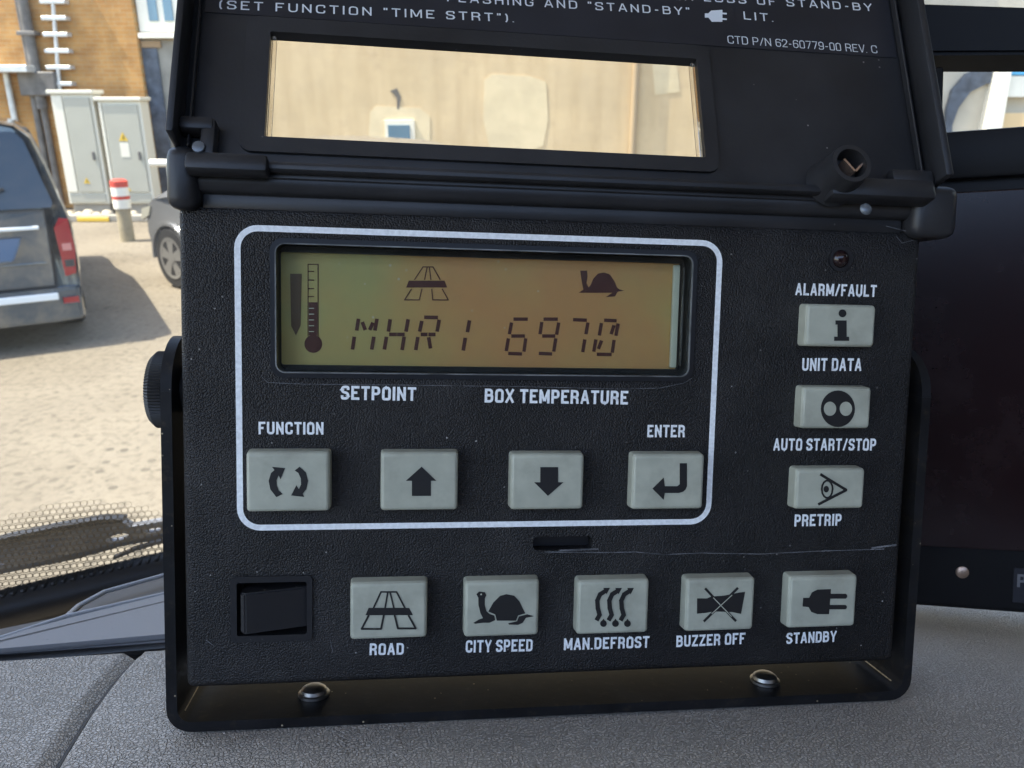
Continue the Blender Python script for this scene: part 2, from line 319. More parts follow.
# =================================================================== SETTING: cab
# =================================================================== ground and yard
m = mat('yard_gravel', (0.42, 0.36, 0.265), 0.9); nt = m.node_tree; b = nt.nodes['Principled BSDF']
tc = nt.nodes.new('ShaderNodeTexCoord'); a1 = nt.nodes.new('ShaderNodeTexNoise'); a1.inputs['Scale'].default_value = 16; a1.inputs['Detail'].default_value = 8; a1.inputs['Roughness'].default_value = 0.75
a2 = nt.nodes.new('ShaderNodeTexNoise'); a2.inputs['Scale'].default_value = 0.7; a2.inputs['Detail'].default_value = 3
for q in (a1, a2): nt.links.new(tc.outputs['Object'], q.inputs['Vector'])
r1 = nt.nodes.new('ShaderNodeValToRGB'); r1.color_ramp.elements[0].position = 0.33; r1.color_ramp.elements[0].color = (0.115, 0.095, 0.068, 1); r1.color_ramp.elements[1].position = 0.52; r1.color_ramp.elements[1].color = (0.205, 0.172, 0.124, 1)
nt.links.new(a1.outputs['Fac'], r1.inputs[0]); mx = nt.nodes.new('ShaderNodeMix'); mx.data_type = 'RGBA'; mx.blend_type = 'MULTIPLY'; mx.inputs[0].default_value = 0.75
r2 = nt.nodes.new('ShaderNodeValToRGB'); r2.color_ramp.elements[0].position = 0.35; r2.color_ramp.elements[0].color = (0.72, 0.70, 0.68, 1); r2.color_ramp.elements[1].position = 0.6
nt.links.new(a2.outputs['Fac'], r2.inputs[0]); nt.links.new(r1.outputs[0], mx.inputs[6]); nt.links.new(r2.outputs[0], mx.inputs[7]); nt.links.new(mx.outputs[2], b.inputs['Base Color'])
bp = nt.nodes.new('ShaderNodeBump'); bp.inputs['Strength'].default_value = 0.5; bp.inputs['Distance'].default_value = 0.03; nt.links.new(a1.outputs['Fac'], bp.inputs['Height']); nt.links.new(bp.outputs[0], b.inputs['Normal']); M['ground'] = specks(m, (0.07, 0.058, 0.042), 11, 0.30, 0.5, 0.75)
bm = bmesh.new(); bmesh.ops.create_grid(bm, x_segments=8, y_segments=8, size=150); tag(link('ground', bm, M['ground']), 'pale sandy gravel yard in bright sun', 'ground', kind='structure')

# ---- brick building
def brick_mat(name, c1, c2, mortar, scale=1.0):
    m = mat(name, c1, 0.85); nt = m.node_tree; b = nt.nodes['Principled BSDF']; tc = nt.nodes.new('ShaderNodeTexCoord'); mp = nt.nodes.new('ShaderNodeMapping')
    mp.inputs['Rotation'].default_value = (R(90), 0, 0); nt.links.new(tc.outputs['Object'], mp.inputs[0]); br = nt.nodes.new('ShaderNodeTexBrick')
    br.inputs['Scale'].default_value = scale; br.inputs['Brick Width'].default_value = 0.25; br.inputs['Row Height'].default_value = 0.075; br.inputs['Mortar Size'].default_value = 0.008
    br.inputs['Color1'].default_value = (*c1, 1); br.inputs['Color2'].default_value = (*c2, 1); br.inputs['Mortar'].default_value = (*mortar, 1)
    nt.links.new(mp.outputs[0], br.inputs['Vector']); n = nt.nodes.new('ShaderNodeTexNoise'); n.inputs['Scale'].default_value = 2.2; n.inputs['Detail'].default_value = 6; nt.links.new(tc.outputs['Object'], n.inputs['Vector'])
    r = nt.nodes.new('ShaderNodeValToRGB'); r.color_ramp.elements[0].position = 0.3; r.color_ramp.elements[0].color = (0.55, 0.5, 0.45, 1); r.color_ramp.elements[1].position = 0.6
    nt.links.new(n.outputs['Fac'], r.inputs[0]); mx = nt.nodes.new('ShaderNodeMix'); mx.data_type = 'RGBA'; mx.blend_type = 'MULTIPLY'; mx.inputs[0].default_value = 0.8
    nt.links.new(br.outputs['Color'], mx.inputs[6]); nt.links.new(r.outputs[0], mx.inputs[7]); nt.links.new(mx.outputs[2], b.inputs['Base Color']); return m
M['brick'] = brick_mat('orange_brick', (0.44, 0.215, 0.062), (0.50, 0.265, 0.083), (0.44, 0.29, 0.13))
M['plaster'] = dusty(mat('cream_plaster', (0.67, 0.525, 0.325), 0.9, var=(0.8, 0.10, 8)), (0.40, 0.30, 0.19), 1.6, 0.55, 0.8, 0.6)
nt = M['plaster'].node_tree; b = nt.nodes['Principled BSDF']; tc = nt.nodes.new('ShaderNodeTexCoord'); mp = nt.nodes.new('ShaderNodeMapping'); mp.inputs['Scale'].default_value = (4.5, 4.5, 0.5); nt.links.new(tc.outputs['Object'], mp.inputs[0])
n = nt.nodes.new('ShaderNodeTexNoise'); n.inputs['Scale'].default_value = 1.0; n.inputs['Detail'].default_value = 7; nt.links.new(mp.outputs[0], n.inputs['Vector']); r = nt.nodes.new('ShaderNodeValToRGB'); r.color_ramp.elements[0].position = 0.34; r.color_ramp.elements[0].color = (0.80, 0.77, 0.72, 1); r.color_ramp.elements[1].position = 0.58
nt.links.new(n.outputs['Fac'], r.inputs[0]); mx = nt.nodes.new('ShaderNodeMix'); mx.data_type = 'RGBA'; mx.blend_type = 'MULTIPLY'; mx.inputs[0].default_value = 0.5; nt.links.new(b.inputs['Base Color'].links[0].from_socket, mx.inputs[6]); nt.links.new(r.outputs[0], mx.inputs[7]); nt.links.new(mx.outputs[2], b.inputs['Base Color'])
M['patch'] = mat('pale_plaster_patch', (0.72, 0.605, 0.40), 0.9, var=(2, 0.08))
M['whitepaint'] = mat('white_paint', (0.80, 0.76, 0.64), 0.5, var=(3, 0.06))
M['cabgrey'] = mat('cabinet_grey', (0.37, 0.355, 0.29), 0.5, var=(2, 0.05))
M['cabwhite'] = mat('cabinet_white', (0.66, 0.62, 0.51), 0.5)
M['darkgap'] = mat('dark_gap', (0.05, 0.055, 0.06), 0.7, var=(5, 0.5))
M['slate'] = dusty(mat('slate_panel', (0.07, 0.085, 0.11), 0.7, var=(7, 0.4, 8)), (0.3, 0.34, 0.36), 9, 0.6, 0.75, 0.5)
M['greywall'] = mat('grey_render', (0.26, 0.245, 0.21), 0.9, var=(3, 0.2))
M['pipe'] = mat('old_pipe', (0.13, 0.12, 0.11), 0.6, var=(6, 0.3))
M['galv'] = mat('galvanised_steel', (0.55, 0.56, 0.55), 0.4, 0.3, var=(8, 0.15))
M['concrete'] = mat('concrete', (0.30, 0.27, 0.22), 0.9, var=(5, 0.2))
M['yellow'] = mat('yellow_paint', (0.62, 0.40, 0.04), 0.5)
M['red'] = mat('red_paint', (0.55, 0.06, 0.04), 0.5)
M['post'] = mat('weathered_post', (0.30, 0.25, 0.16), 0.8, var=(7, 0.2))
M['winglass'] = mat('window_glass', (0.10, 0.20, 0.28), 0.08, spec=0.8)
M['stone'] = mat('rubble_stone', (0.42, 0.36, 0.27), 0.9, var=(6, 0.3))

YB = 16.4
xr = AY(146, 98, YB).x
bb = thing('brick_building', 'orange brick building behind the white electrical cabinets', 'building', Matrix.Translation((xr - 4, YB, 0)))
def bpart(name, bm, mt, par=None, root=None, smooth=False):
    root = root or bb
    return link(name, bm, mt, par or root, smooth, pre=root.matrix_world.inverted())
bpart('wall', nbox(xr - 14, xr, YB, YB + 6, 0, 7.5, 0.02, 1), M['brick'])
# dark downpipe with collars
dp = AY(26, 0, YB); bm = bmesh.new(); dx = dp.x
cyl(bm, (dx, YB - 0.12, 1.9), (dx, YB - 0.12, 7.3), 0.095); pipe = bpart('drainpipe', bm, M['pipe'], smooth=True)
for py in (34, -30):
    z = AY(28, py, YB).z; bpart('pipe_collar', nbox(dx - 0.17, dx + 0.17, YB - 0.24, YB, z - 0.035, z + 0.035, 0.01, 1), M['pipe'], pipe)
cyl(bm := bmesh.new(), (dx - 0.14, YB - 0.06, 2.5), (dx - 0.14, YB - 0.06, 7.3), 0.04, n=10); bpart('thin_pipe', bm, M['pipe'], smooth=True)
# galvanised cable mast with rungs
top = AY(47, -40, YB - 0.15); bot = AY(57, 92, YB - 0.15)
cyl(bm := bmesh.new(), (bot.x, YB - 0.15, 1.7), (top.x + 0.05, YB - 0.15, top.z), 0.035, n=10); mast = bpart('cable_mast', bm, M['galv'], smooth=True)
for k in range(9):
    py = 84 - 16.5 * k; c = AY(60.5 - 1.55 * k, py, YB - 0.17); bpart('rung', nbox(c.x - 0.24, c.x + 0.22, YB - 0.19, YB - 0.01, c.z - 0.035, c.z + 0.035, 0.008, 1), M['galv'], mast)
# ledge with bracket and dark conduit box
c = AY(10, 69, YB - 0.3); bpart('ledge', nbox(c.x - 1.5, c.x + 0.42, YB - 0.5, YB - 0.003, c.z - 0.06, c.z + 0.06, 0.01, 1), M['galv'])
c = AY(30, 82, YB - 0.1); bpart('conduit_box', nbox(c.x - 0.15, c.x + 0.55, YB - 0.25, YB - 0.003, c.z - 0.25, c.z + 0.18, 0.02, 1), M['pipe'])
for px in (10, 33, 41):
    c = AY(px, 95, YB - 0.08); cyl(bm := bmesh.new(), (c.x, YB - 0.08, 0.1), (c.x, YB - 0.08, c.z + 0.4), 0.06, n=10); bpart('conduit', bm, M['galv'] if px == 10 else M['pipe'], smooth=True)
for i in range(5):
    c = AY(8 + 4 * i, 60 + 7 * i, YB - 0.04); 
# ---- cream rendered building
YC = 16.6
pb = thing('rendered_building', 'cream rendered building with lighter repair patches seen through the lid window', 'building', Matrix.Translation((0, YC, 0)))
def cpart(name, bm, mt, par=None, smooth=False): return bpart(name, bm, mt, par, pb, smooth)
x0 = AY(150, 60, YC).x - 1.5; x1 = AY(900, 60, YC).x
w0 = AY(183, 40, YC)
cpart('wall', nbox(x0, x1, YC, YC + 8, 0, 8, 0.02, 1), M['plaster'])
def wallbox(nm, pxa, pya, pxb, pyb, mt, d0, d1=0.0, bev=0.004, par=None, Y=YC, f=None):
    ym = min(110, max(5, (pya + pyb) / 2)); A = AY(pxa, ym, Y - d0); B = AY(pxb, ym, Y - d0); z0_ = AY(pxa, pyb, Y - d0).z; z1_ = AY(pxa, pya, Y - d0).z; return (f or cpart)(nm, nbox(A.x, B.x, Y - d0, Y - d1, z0_, z1_, bev, 1), mt, par)
def wallpoly(nm, pts, mt, d, par=None, Y=YC, f=None):
    q = [AY(a, b_, Y) for a, b_ in pts]; return (f or cpart)(nm, prism(bmesh.new(), [(p.x, p.z) for p in q], Y - d, Y - 0.001, 1), mt, par)
wallpoly('repair_patch', [(484, 80), (492, 74), (530, 76), (546, 82), (548, 120), (543, 146), (520, 154), (490, 150), (483, 120)], M['patch'], 0.012)
wallpoly('repair_patch', [(370, 112), (376, 106), (420, 108), (430, 116), (430, 150), (368, 148)], M['patch'], 0.012)
wf = wallbox('vent_window', 384, 120, 414, 150, M['whitepaint'], 0.06); wallbox('pane', 387, 125, 409, 150, M['winglass'], 0.075, par=wf)
wallpoly('crack', [(390, 91), (397, 88), (401, 97), (399, 109), (397, 109), (397, 98), (394, 94)], M['pipe'], 0.015)
c0 = AY(636, 60, YC); cyl(bm := bmesh.new(), (c0.x, YC - 0.08, 0), (c0.x, YC - 0.08, 7.8), 0.07, n=12); cpart('drainpipe', bm, mat('cream_pipe', (0.42, 0.32, 0.2), 0.7), smooth=True)
wallpoly('repair_patch', [(652, 62), (676, 60), (680, 92), (655, 95)], M['patch'], 0.010)
# white window left of the lid
wn_ = wallbox('window', 136, -60, 182, 32, M['whitepaint'], 0.10); 
for a, b_ in ((147, 156), (162.5, 171.5)): wallbox('pane', a, -50, b_, 21, M['winglass'], 0.13, 0.02, par=wn_)
wallbox('sill', 138, 33, 190, 38, M['whitepaint'], 0.22, par=wn_)
wallbox('base_wall', 150, 40, 196, 200, M['greywall'], 0.06)
wallbox('dark_panel', 147, 48, 165, 200, M['slate'], 0.10)
wallbox('lintel', 141, 41, 160, 47.5, mat('brick_lintel', (0.30, 0.20, 0.11), 0.9), 0.12)
# ---- grey arched facade on the right
YR = 17.2
ab = thing('arched_building', 'pale grey building with a dark arch and a white corner pillar at far right', 'building', Matrix.Translation((AY(980, 100, YR).x, YR, 0)))
def apart(name, bm, mt, par=None, smooth=False): return bpart(name, bm, mt, par, ab, smooth)
A = AY(880, 60, YR); B = AY(1400, 60, YR); apart('wall', nbox(A.x, B.x, YR, YR + 6, 0, 8, 0.02, 1), mat('pale_grey_render', (0.46, 0.42, 0.34), 0.9, var=(1.5, 0.15)))
outer = [(942, 150), (944, 112), (950, 90), (964, 74), (985, 66), (1000, 64)]; inner = [(998, 82), (984, 84), (968, 92), (956, 108), (950, 125), (949, 150)]
wallpoly('arch', outer + inner, M['slate'], 0.10, Y=YR, f=apart)
wallpoly('pillar', [(999, 30), (1010, 30), (990, 150), (974, 150)], M['whitepaint'], 0.3, Y=YR, f=apart)
wallbox('blue_sign', 1008, 40, 1100, 75, mat('sign_blue', (0.10, 0.42, 0.68), 0.5), 0.2, Y=YR, f=apart)
wallbox('white_panel', 1002, 76, 1100, 97, M['whitepaint'], 0.2, Y=YR, f=apart)
wallbox('lower_panel', 994, 113, 1100, 190, mat('warm_cream', (0.66, 0.48, 0.26), 0.8), 0.2, Y=YR, f=apart)

# ---- electrical cabinets
def cabinet(px0, px1, pyt, Y, label, signs, stile):
    A = AY(px0, 205, Y); B = AY(px1, 205, Y); zt = AY(px0, pyt, Y).z; zb = 0.22; x0, x1 = A.x, B.x; D = 0.35
    t = thing('electrical_cabinet', label, 'cabinet', Matrix.Translation(((x0 + x1) / 2, Y + D / 2, 0)), 'electrical cabinets by the brick wall')
    f = lambda n, bm, mt, par=None: bpart(n, bm, mt, par, t)
    f('plinth', nbox(x0 + 0.03, x1 - 0.03, Y + 0.05, Y + D - 0.05, 0, zb, 0.01, 1), M['concrete'])
    f('body', nbox(x0, x1, Y, Y + D, zb + 0.002, zt, 0.015, 2), M['cabwhite'])
    f('cap', nbox(x0 - 0.04, x1 + 0.04, Y - 0.06, Y + D + 0.04, zt + 0.002, zt + 0.07, 0.015, 2), M['cabwhite'])
    d = f('door', nbox(x0 + stile, x1 - 0.05, Y - 0.035, Y - 0.003, zb + 0.22, zt - 0.06, 0.01, 2), M['cabgrey'])
    f('base_panel', nbox(x0 + 0.04, x1 - 0.04, Y - 0.02, Y - 0.003, zb + 0.03, zb + 0.19, 0.006, 1), M['cabgrey'])
    f('stile', nbox(x0 + 0.02, x0 + stile - 0.03, Y - 0.03, Y - 0.003, zb + 0.22, zt - 0.03, 0.008, 1), M['cabwhite'])
    hx = x1 - 0.13; f('handle', nbox(hx - 0.02, hx + 0.02, Y - 0.075, Y - 0.036, zb + 0.80, zb + 0.95, 0.008, 1), M['pipe'], d)
    for sx, sz, s, kind in signs:
        cx = x0 + (x1 - x0) * sx; cz = zb + (zt - zb) * sz
        if kind == 'tri':
            g = f('warning_sign', prism(bmesh.new(), [(cx - s, cz - s * 0.8), (cx + s, cz - s * 0.8), (cx, cz + s)], Y - 0.040, Y - 0.0352, 1), M['yellow'], d)
            f('bolt_mark', prism(bmesh.new(), [(cx - s * .15, cz - s * .1), (cx + s * .25, cz + s * .45), (cx + s * .1, cz + s * .02), (cx + s * .25, cz), (cx - s * .1, cz - s * .6), (cx, cz - s * .12)], Y - 0.044, Y - 0.0405, 1), M['ink'], d)
        else:
            f('notice_plate', nbox(cx - s * 0.9, cx + s * 0.9, Y - 0.040, Y - 0.0352, cz - s * 1.5, cz + s * 1.3, 0.001, 1), M['cabwhite'], d)
cabinet(70, 110, 94, 15.3, 'taller left-hand white electrical cabinet with a wide pale stile', ((0.55, 0.22, 0.06, 'tri'),), 0.24)
cabinet(114, 155, 101, 15.3, 'right-hand white electrical cabinet with a warning triangle and notice', ((0.5, 0.66, 0.085, 'tri'), (0.5, 0.54, 0.09, 'plate'), (0.42, 0.16, 0.06, 'tri')), 0.10)
kb = thing('kerb', 'low concrete kerb edging in front of the cabinets', 'kerb', Matrix.Translation((G(115, 222).x, G(115, 222).y, 0)))
A = G(60, 222); B = G(170, 222); bpart('kerb_stone', nbox(A.x, B.x, A.y, A.y + 0.18, 0, 0.12, 0.02, 2), M['concrete'], None, kb)
bpart('yellow_strip', nbox(G(78, 222).x, G(110, 222).x, A.y - 0.03, A.y - 0.003, 0.01, 0.09, 0.008, 1), M['yellow'], None, kb)
for i, px in enumerate((70, 80, 90, 98, 108, 134, 146, 158)):
    c = G(px, 218); r = random.uniform(0.08, 0.14); bm = bmesh.new(); bmesh.ops.create_icosphere(bm, subdivisions=2, radius=r)
    for v in bm.verts: v.co *= 1 + 0.25 * noise.noise(v.co * 9 + Vector((i * 3, 0, 0))); v.co.z *= 0.8
    o = link('stone', bm, M['stone'], smooth=True); o.location = (c.x, c.y, r * 0.55)
    tag(o, ('leftmost', 'second from left', 'third from left', 'fourth from left', 'fifth from left', 'sixth from left', 'seventh from left', 'rightmost')[i] + ' of the rough stones lying before the electrical cabinets', 'stone', 'stones by the cabinet plinths')
# ---- bollard
c = G(128, 241); bl = thing('bollard', 'round yard post with a red and white striped sleeve', 'bollard', Matrix.Translation((c.x, c.y, 0)))
lathe(bm := bmesh.new(), [(0.105, 0), (0.105, 0.52), (0.10, 0.545)]); link('post', bm, M['post'], bl, 40)
zt = AY(124, 181, c.y).z; h = (zt - 0.5)
for k, (mt, a, b_) in enumerate(((M['whitepaint'], 0, .34), (M['red'], .34, .46), (M['whitepaint'], .46, .78), (M['red'], .78, 1.0))):
    lathe(bm := bmesh.new(), [(0.125, 0.5 + h * a + 0.001), (0.127, 0.5 + h * b_), (0.12 if k < 3 else 0.07, 0.5 + h * b_ + (0 if k < 3 else 0.03))]); link('sleeve_band', bm, mt, bl, 40)
# ---- white handrail behind the car
c = AY(150, 160, 12.6); hr = thing('handrail', 'white tubular handrail standing behind the grey car', 'handrail', Matrix.Translation((c.x + 0.6, 12.6, 0)))
z = AY(160, 163, 12.6).z; bm = bmesh.new(); cyl(bm, (c.x, 12.6, z), (c.x + 2.4, 12.6, z), 0.055, n=12); bpart('rail', bm, M['whitepaint'], None, hr, True)
for k in range(3): cyl(bm := bmesh.new(), (c.x + 0.28 + k * 0.95, 12.6, 0), (c.x + 0.28 + k * 0.95, 12.6, z - 0.055), 0.045, n=12); bpart('post', bm, M['whitepaint'], None, hr, True)

# =================================================================== vehicles
M['vanpaint'] = dusty(mat('van_paint', (0.055, 0.08, 0.11), 0.2, 0.5, coat=1.0), (0.36, 0.32, 0.25), 3.0, 0.42, 0.70, 0.5)
M['carpaint'] = mat('car_paint', (0.30, 0.30, 0.30), 0.25, 0.5, coat=0.8)
M['autoglass'] = mat('vehicle_glass', (0.015, 0.025, 0.04), 0.06, spec=0.8)
M['tail'] = mat('tail_lens', (0.26, 0.012, 0.018), 0.15, coat=0.5)
M['tailpale'] = mat('tail_lens_pale', (0.50, 0.20, 0.18), 0.15)
M['tyre'] = mat('tyre_rubber', (0.025, 0.025, 0.026), 0.8)
M['alloy'] = mat('alloy_rim', (0.42, 0.40, 0.37), 0.35, 0.6)
M['trimblack'] = mat('black_trim', (0.03, 0.03, 0.032), 0.5)
M['bumpstrip'] = mat('bumper_strip', (0.68, 0.70, 0.70), 0.4)
def wheel(root, cx, cy, r, wd, side, pre):
    """wheel in vehicle coords (x across, y along), tyre + rim with spokes"""
    W = bpy.data.objects.new('wheel', None)
    prof = [(r * 0.62, -wd / 2), (r * 0.93, -wd / 2), (r, -wd / 2 + 0.03), (r, wd / 2 - 0.03), (r * 0.93, wd / 2), (r * 0.62, wd / 2)]
    mt = Matrix.Translation((cx, cy, r)) @ Matrix.Rotation(R(90), 4, 'Y')
    bm = bmesh.new(); lathe(bm, prof, 36, mt); ty = link('wheel', bm, M['tyre'], root, 30)
    bm = bmesh.new(); sx = side * (wd / 2 + 0.02)
    def pt(rr, a, x): return Vector((cx + x, cy + rr * math.cos(a), r + rr * math.sin(a)))
    n = 40; ro = [bm.verts.new(pt(r * 0.66, 2 * math.pi * i / n, sx)) for i in range(n)]; ri = [bm.verts.new(pt(r * 0.56, 2 * math.pi * i / n, sx - side * 0.015)) for i in range(n)]
    for i in range(n): bm.faces.new((ro[i], ro[(i + 1) % n], ri[(i + 1) % n], ri[i]))
    for k in range(5):
        a = 2 * math.pi * k / 5 + 0.3
        q = [pt(r * 0.14, a - 0.6, sx - side * 0.005), pt(r * 0.58, a - 0.2, sx - side * 0.012), pt(r * 0.58, a + 0.2, sx - side * 0.012), pt(r * 0.14, a + 0.6, sx - side * 0.005)]
        bm.faces.new([bm.verts.new(p) for p in q])
    bm.faces.new([bm.verts.new(pt(r * 0.17, 2 * math.pi * i / 16, sx)) for i in range(16)])
    link('rim', bm, M['alloy'], ty)
    return ty
def loft(stations, n_prof):
    bm = bmesh.new(); rings = [[bm.verts.new(p) for p in st] for st in stations]
    for a, b_ in zip(rings[:-1], rings[1:]):
        for i in range(n_prof): bm.faces.new((a[i], a[(i + 1) % n_prof], b_[(i + 1) % n_prof], b_[i]))
    bm.faces.new(rings[0][::-1]); bm.faces.new(rings[-1]); return bm
# ---- van (x: to its right, y: forward, origin at rear centre on the ground)
corner = G(92, 342); hd = Vector((-0.50, 0.866, 0)).normalized(); rt = Vector((hd.y, -hd.x, 0))
org = corner - rt * 0.93
MV = Matrix(((rt.x, hd.x, 0, org.x), (rt.y, hd.y, 0, org.y), (0, 0, 1, 0), (0, 0, 0, 1)))
van = thing('parked_van', 'dusty dark blue-grey van seen from behind with a red tail lamp', 'van', MV)
VHGT = 1.93
def vprof(y, sc=1.0, top=VHGT, slant=0.0):
    P = [(-0.86, 0.28), (-0.93, 0.42), (-0.95, 0.75), (-0.945, 1.05), (-0.90, 1.25), (-0.83, 1.55), (-0.76, 1.78), (-0.66, 1.88), (-0.45, 1.93), (0, 1.95)]
    P = P + [(-x, z) for x, z in P[-2::-1]]
    o = []
    for x, z in P:
        zz = z if z < 1.1 else 1.1 + (z - 1.1) * (top - 1.1) / (1.95 - 1.1)
        o.append(Vector((x * sc, y + slant * max(0, z - 1.08) / 0.85, zz)))
    return o
st = [vprof(0.03, 0.955, 1.90, 0.22), vprof(0.0, 0.985, 1.92, 0.22), vprof(0.09, 1.0, VHGT, 0.2), vprof(0.6, 1.0, VHGT, 0.1), vprof(2.2, 1.0, VHGT), vprof(3.2, 1.0, 1.85), vprof(3.9, 0.99, 1.35), vprof(4.5, 0.97, 1.12), vprof(4.85, 0.9, 1.06)]
bm = loft(st, len(st[0])); bmesh.ops.triangulate(bm, faces=[f for f in bm.faces if len(f.verts) > 4]); link('body', bm, M['vanpaint'], van, 30)
def tail_y(z): return -0.012 + 0.22 * max(0, z - 1.08) / 0.85
def tail_panel(nm, pts, mt, th, par=None, off=0.0):
    bm = bmesh.new(); A = [bm.verts.new((x, tail_y(z) - th - off, z)) for x, z in pts]; B = [bm.verts.new((x, tail_y(z) + 0.02, z)) for x, z in pts]
    bm.faces.new(A); bm.faces.new(B[::-1]); n = len(pts)
    for i in range(n): bm.faces.new((A[i], A[(i + 1) % n], B[(i + 1) % n], B[i]))
    return link(nm, bm, mt, par or van)
tail_panel('rear_window', [(-0.81, 1.20), (0.81, 1.20), (0.825, 1.24), (0.70, 1.74), (0.64, 1.81), (-0.64, 1.81), (-0.70, 1.74), (-0.825, 1.24)], M['autoglass'], 0.008)
tail_panel('tailgate_gap', [(-0.735, 0.535), (0.735, 0.535), (0.76, 0.9), (0.755, 1.185), (-0.755, 1.185), (-0.76, 0.9)], M['trimblack'], 0.004)
tg = tail_panel('tailgate', [(-0.72, 0.55), (0.72, 0.55), (0.745, 0.9), (0.74, 1.17), (-0.74, 1.17), (-0.745, 0.9)], M['vanpaint'], 0.012)
bm = bmesh.new(); A = [bm.verts.new(p) for p in ((-0.56, -0.075, 0.78), (0.46, -0.075, 0.78), (0.56, -0.030, 0.98), (-0.56, -0.030, 0.98), (-0.56, -0.015, 0.78), (0.46, -0.015, 0.78), (0.56, -0.015, 0.98), (-0.56, -0.015, 0.98))]
for f_ in ((0, 1, 2, 3), (7, 6, 5, 4), (0, 4, 5, 1), (1, 5, 6, 2), (2, 6, 7, 3), (3, 7, 4, 0)): bm.faces.new([A[i] for i in f_])
bmesh.ops.bevel(bm, geom=bm.edges[:], offset=0.012, segments=3, affect='EDGES'); link('sky_reflection_panel', bm, mat('van_reflection_blue', (0.03, 0.055, 0.10), 0.2, 0.6, coat=1.0), tg, 60)  # tilted panel added to give the tailgate its blue sky reflection
link('crease', nbox(-0.70, 0.70, -0.034, -0.022, 0.735, 0.755, 0.005, 2), M['vanpaint'], tg, 40)
link('wiper_arm', prism(bmesh.new(), [(-0.05, 1.20), (0.05, 1.20), (0.50, 1.36), (0.49, 1.38)], 0.0, 0.02, 1), M['trimblack'], van)
link('chrome_strip', nbox(-0.69, 0.69, -0.05, -0.026, 1.03, 1.06, 0.008, 2), M['bumpstrip'], tg)
for s in (1, -1):
    tail_panel('tail_lamp', [(s * x, z) for x, z in ((0.82, 0.62), (0.905, 0.64), (0.93, 0.85), (0.915, 1.10), (0.85, 1.11), (0.80, 1.03))], M['tail'], 0.03)
    for za, zb_, mm in ((0.70, 0.76, M['trimblack']), (0.84, 0.90, M['tailpale'])): tail_panel('lamp_insert', [(s * x, z) for x, z in ((0.835, za), (0.905, za), (0.905, zb_), (0.835, zb_))], mm, 0.034)
    link('reflector', nbox(s * 0.83 - 0.06, s * 0.83 + 0.06, -0.105, -0.112, 0.40, 0.45, 0.004, 1), M['tail'], van)
pts = [(-0.93, 0.02), (-0.90, -0.06), (-0.7, -0.11), (0.7, -0.11), (0.90, -0.06), (0.93, 0.02)]
bm = bmesh.new(); prism(bm, pts, 0.24, 0.53); bmesh.ops.bevel(bm, geom=bm.edges[:], offset=0.02, segments=2, affect='EDGES'); link('bumper', bm, M['vanpaint'], van, 30)
link('bumper_strip', nbox(-0.74, 0.74, -0.135, -0.11, 0.44, 0.50, 0.008, 2), M['bumpstrip'], van)
for x in (-0.82, 0.82):
    for y in (0.9, 3.95): wheel(van, x, y, 0.33, 0.22, 1 if x > 0 else -1, None)
# ---- grey car (x: along the car from the visible wheel, y: across away from us)
wc = G(169, 290); ax = Vector((0.78, -0.62, 0)).normalized(); nr = Vector((-ax.y, ax.x, 0))
org = wc + nr * 0.10
MC = Matrix(((ax.x, nr.x, 0, org.x), (ax.y, nr.y, 0, org.y), (0, 0, 1, 0), (0, 0, 0, 1))) @ Matrix.Diagonal((1.12, 1.12, 1.12, 1))
car = thing('parked_car', 'grey hatchback mostly hidden behind the controller with one alloy wheel showing', 'car', MC)
side = [(-0.52, 0.30), (-0.60, 0.55), (-0.56, 0.80), (-0.40, 0.93), (0.35, 1.02), (1.05, 1.44), (1.5, 1.52), (2.4, 1.50), (3.0, 1.36), (3.32, 0.98), (3.40, 0.70), (3.32, 0.32)]
def ring(y, ins):
    c = Vector((1.27, 0, 0.6)); o = []
    for x, z in side:
        k = ins * (1.0 if z > 0.95 else 0.35); yy = y
        o.append(Vector((x + (c.x - x) * ins * 0.10, yy, z - (0.05 * ins if z > 1.2 else 0))))
    return o
def cring(f):
    """section across the car: f in 0..1 from near flank to far flank, with tumblehome above the belt line"""
    o = []
    for x, z in side:
        top = max(0, z - 0.95) / 0.57; half = 0.88 - 0.20 * top; yy = 0.88 + (f - 0.5) * 2 * half; e = abs(f - 0.5) * 2
        o.append(Vector((1.27 + (x - 1.27) * (1 - 0.10 * e ** 4), yy, z - 0.04 * e ** 3 * (1 if z > 0.9 else 0))))
    return o
bm = loft([cring(f) for f in (0, 0.06, 0.2, 0.5, 0.8, 0.94, 1.0)], len(side)); bmesh.ops.triangulate(bm, faces=[f for f in bm.faces if len(f.verts) > 4])
cb = link('body', bm, M['carpaint'], car, 35)
def sidey(z): return 0.88 - (0.88 - 0.20 * max(0, z - 0.95) / 0.57)
def side_panel(nm, pts, mt, th):
    bm = bmesh.new(); A = [bm.verts.new((x, sidey(z) - th, z)) for x, z in pts]; B = [bm.verts.new((x, sidey(z) + 0.02, z)) for x, z in pts]; bm.faces.new(A); bm.faces.new(B[::-1]); n = len(pts)
    for i in range(n): bm.faces.new((A[i], A[(i + 1) % n], B[(i + 1) % n], B[i]))
    return link(nm, bm, mt, car)
side_panel('side_window', [(0.62, 1.02), (1.55, 1.04), (1.55, 1.42), (1.12, 1.38)], M['autoglass'], 0.006)
side_panel('side_window', [(1.63, 1.04), (2.7, 1.06), (2.45, 1.40), (1.63, 1.43)], M['autoglass'], 0.006)
side_panel('headlamp', [(-0.50, 0.66), (-0.34, 0.72), (-0.28, 0.82), (-0.46, 0.78)], M['cabgrey'], 0.012)
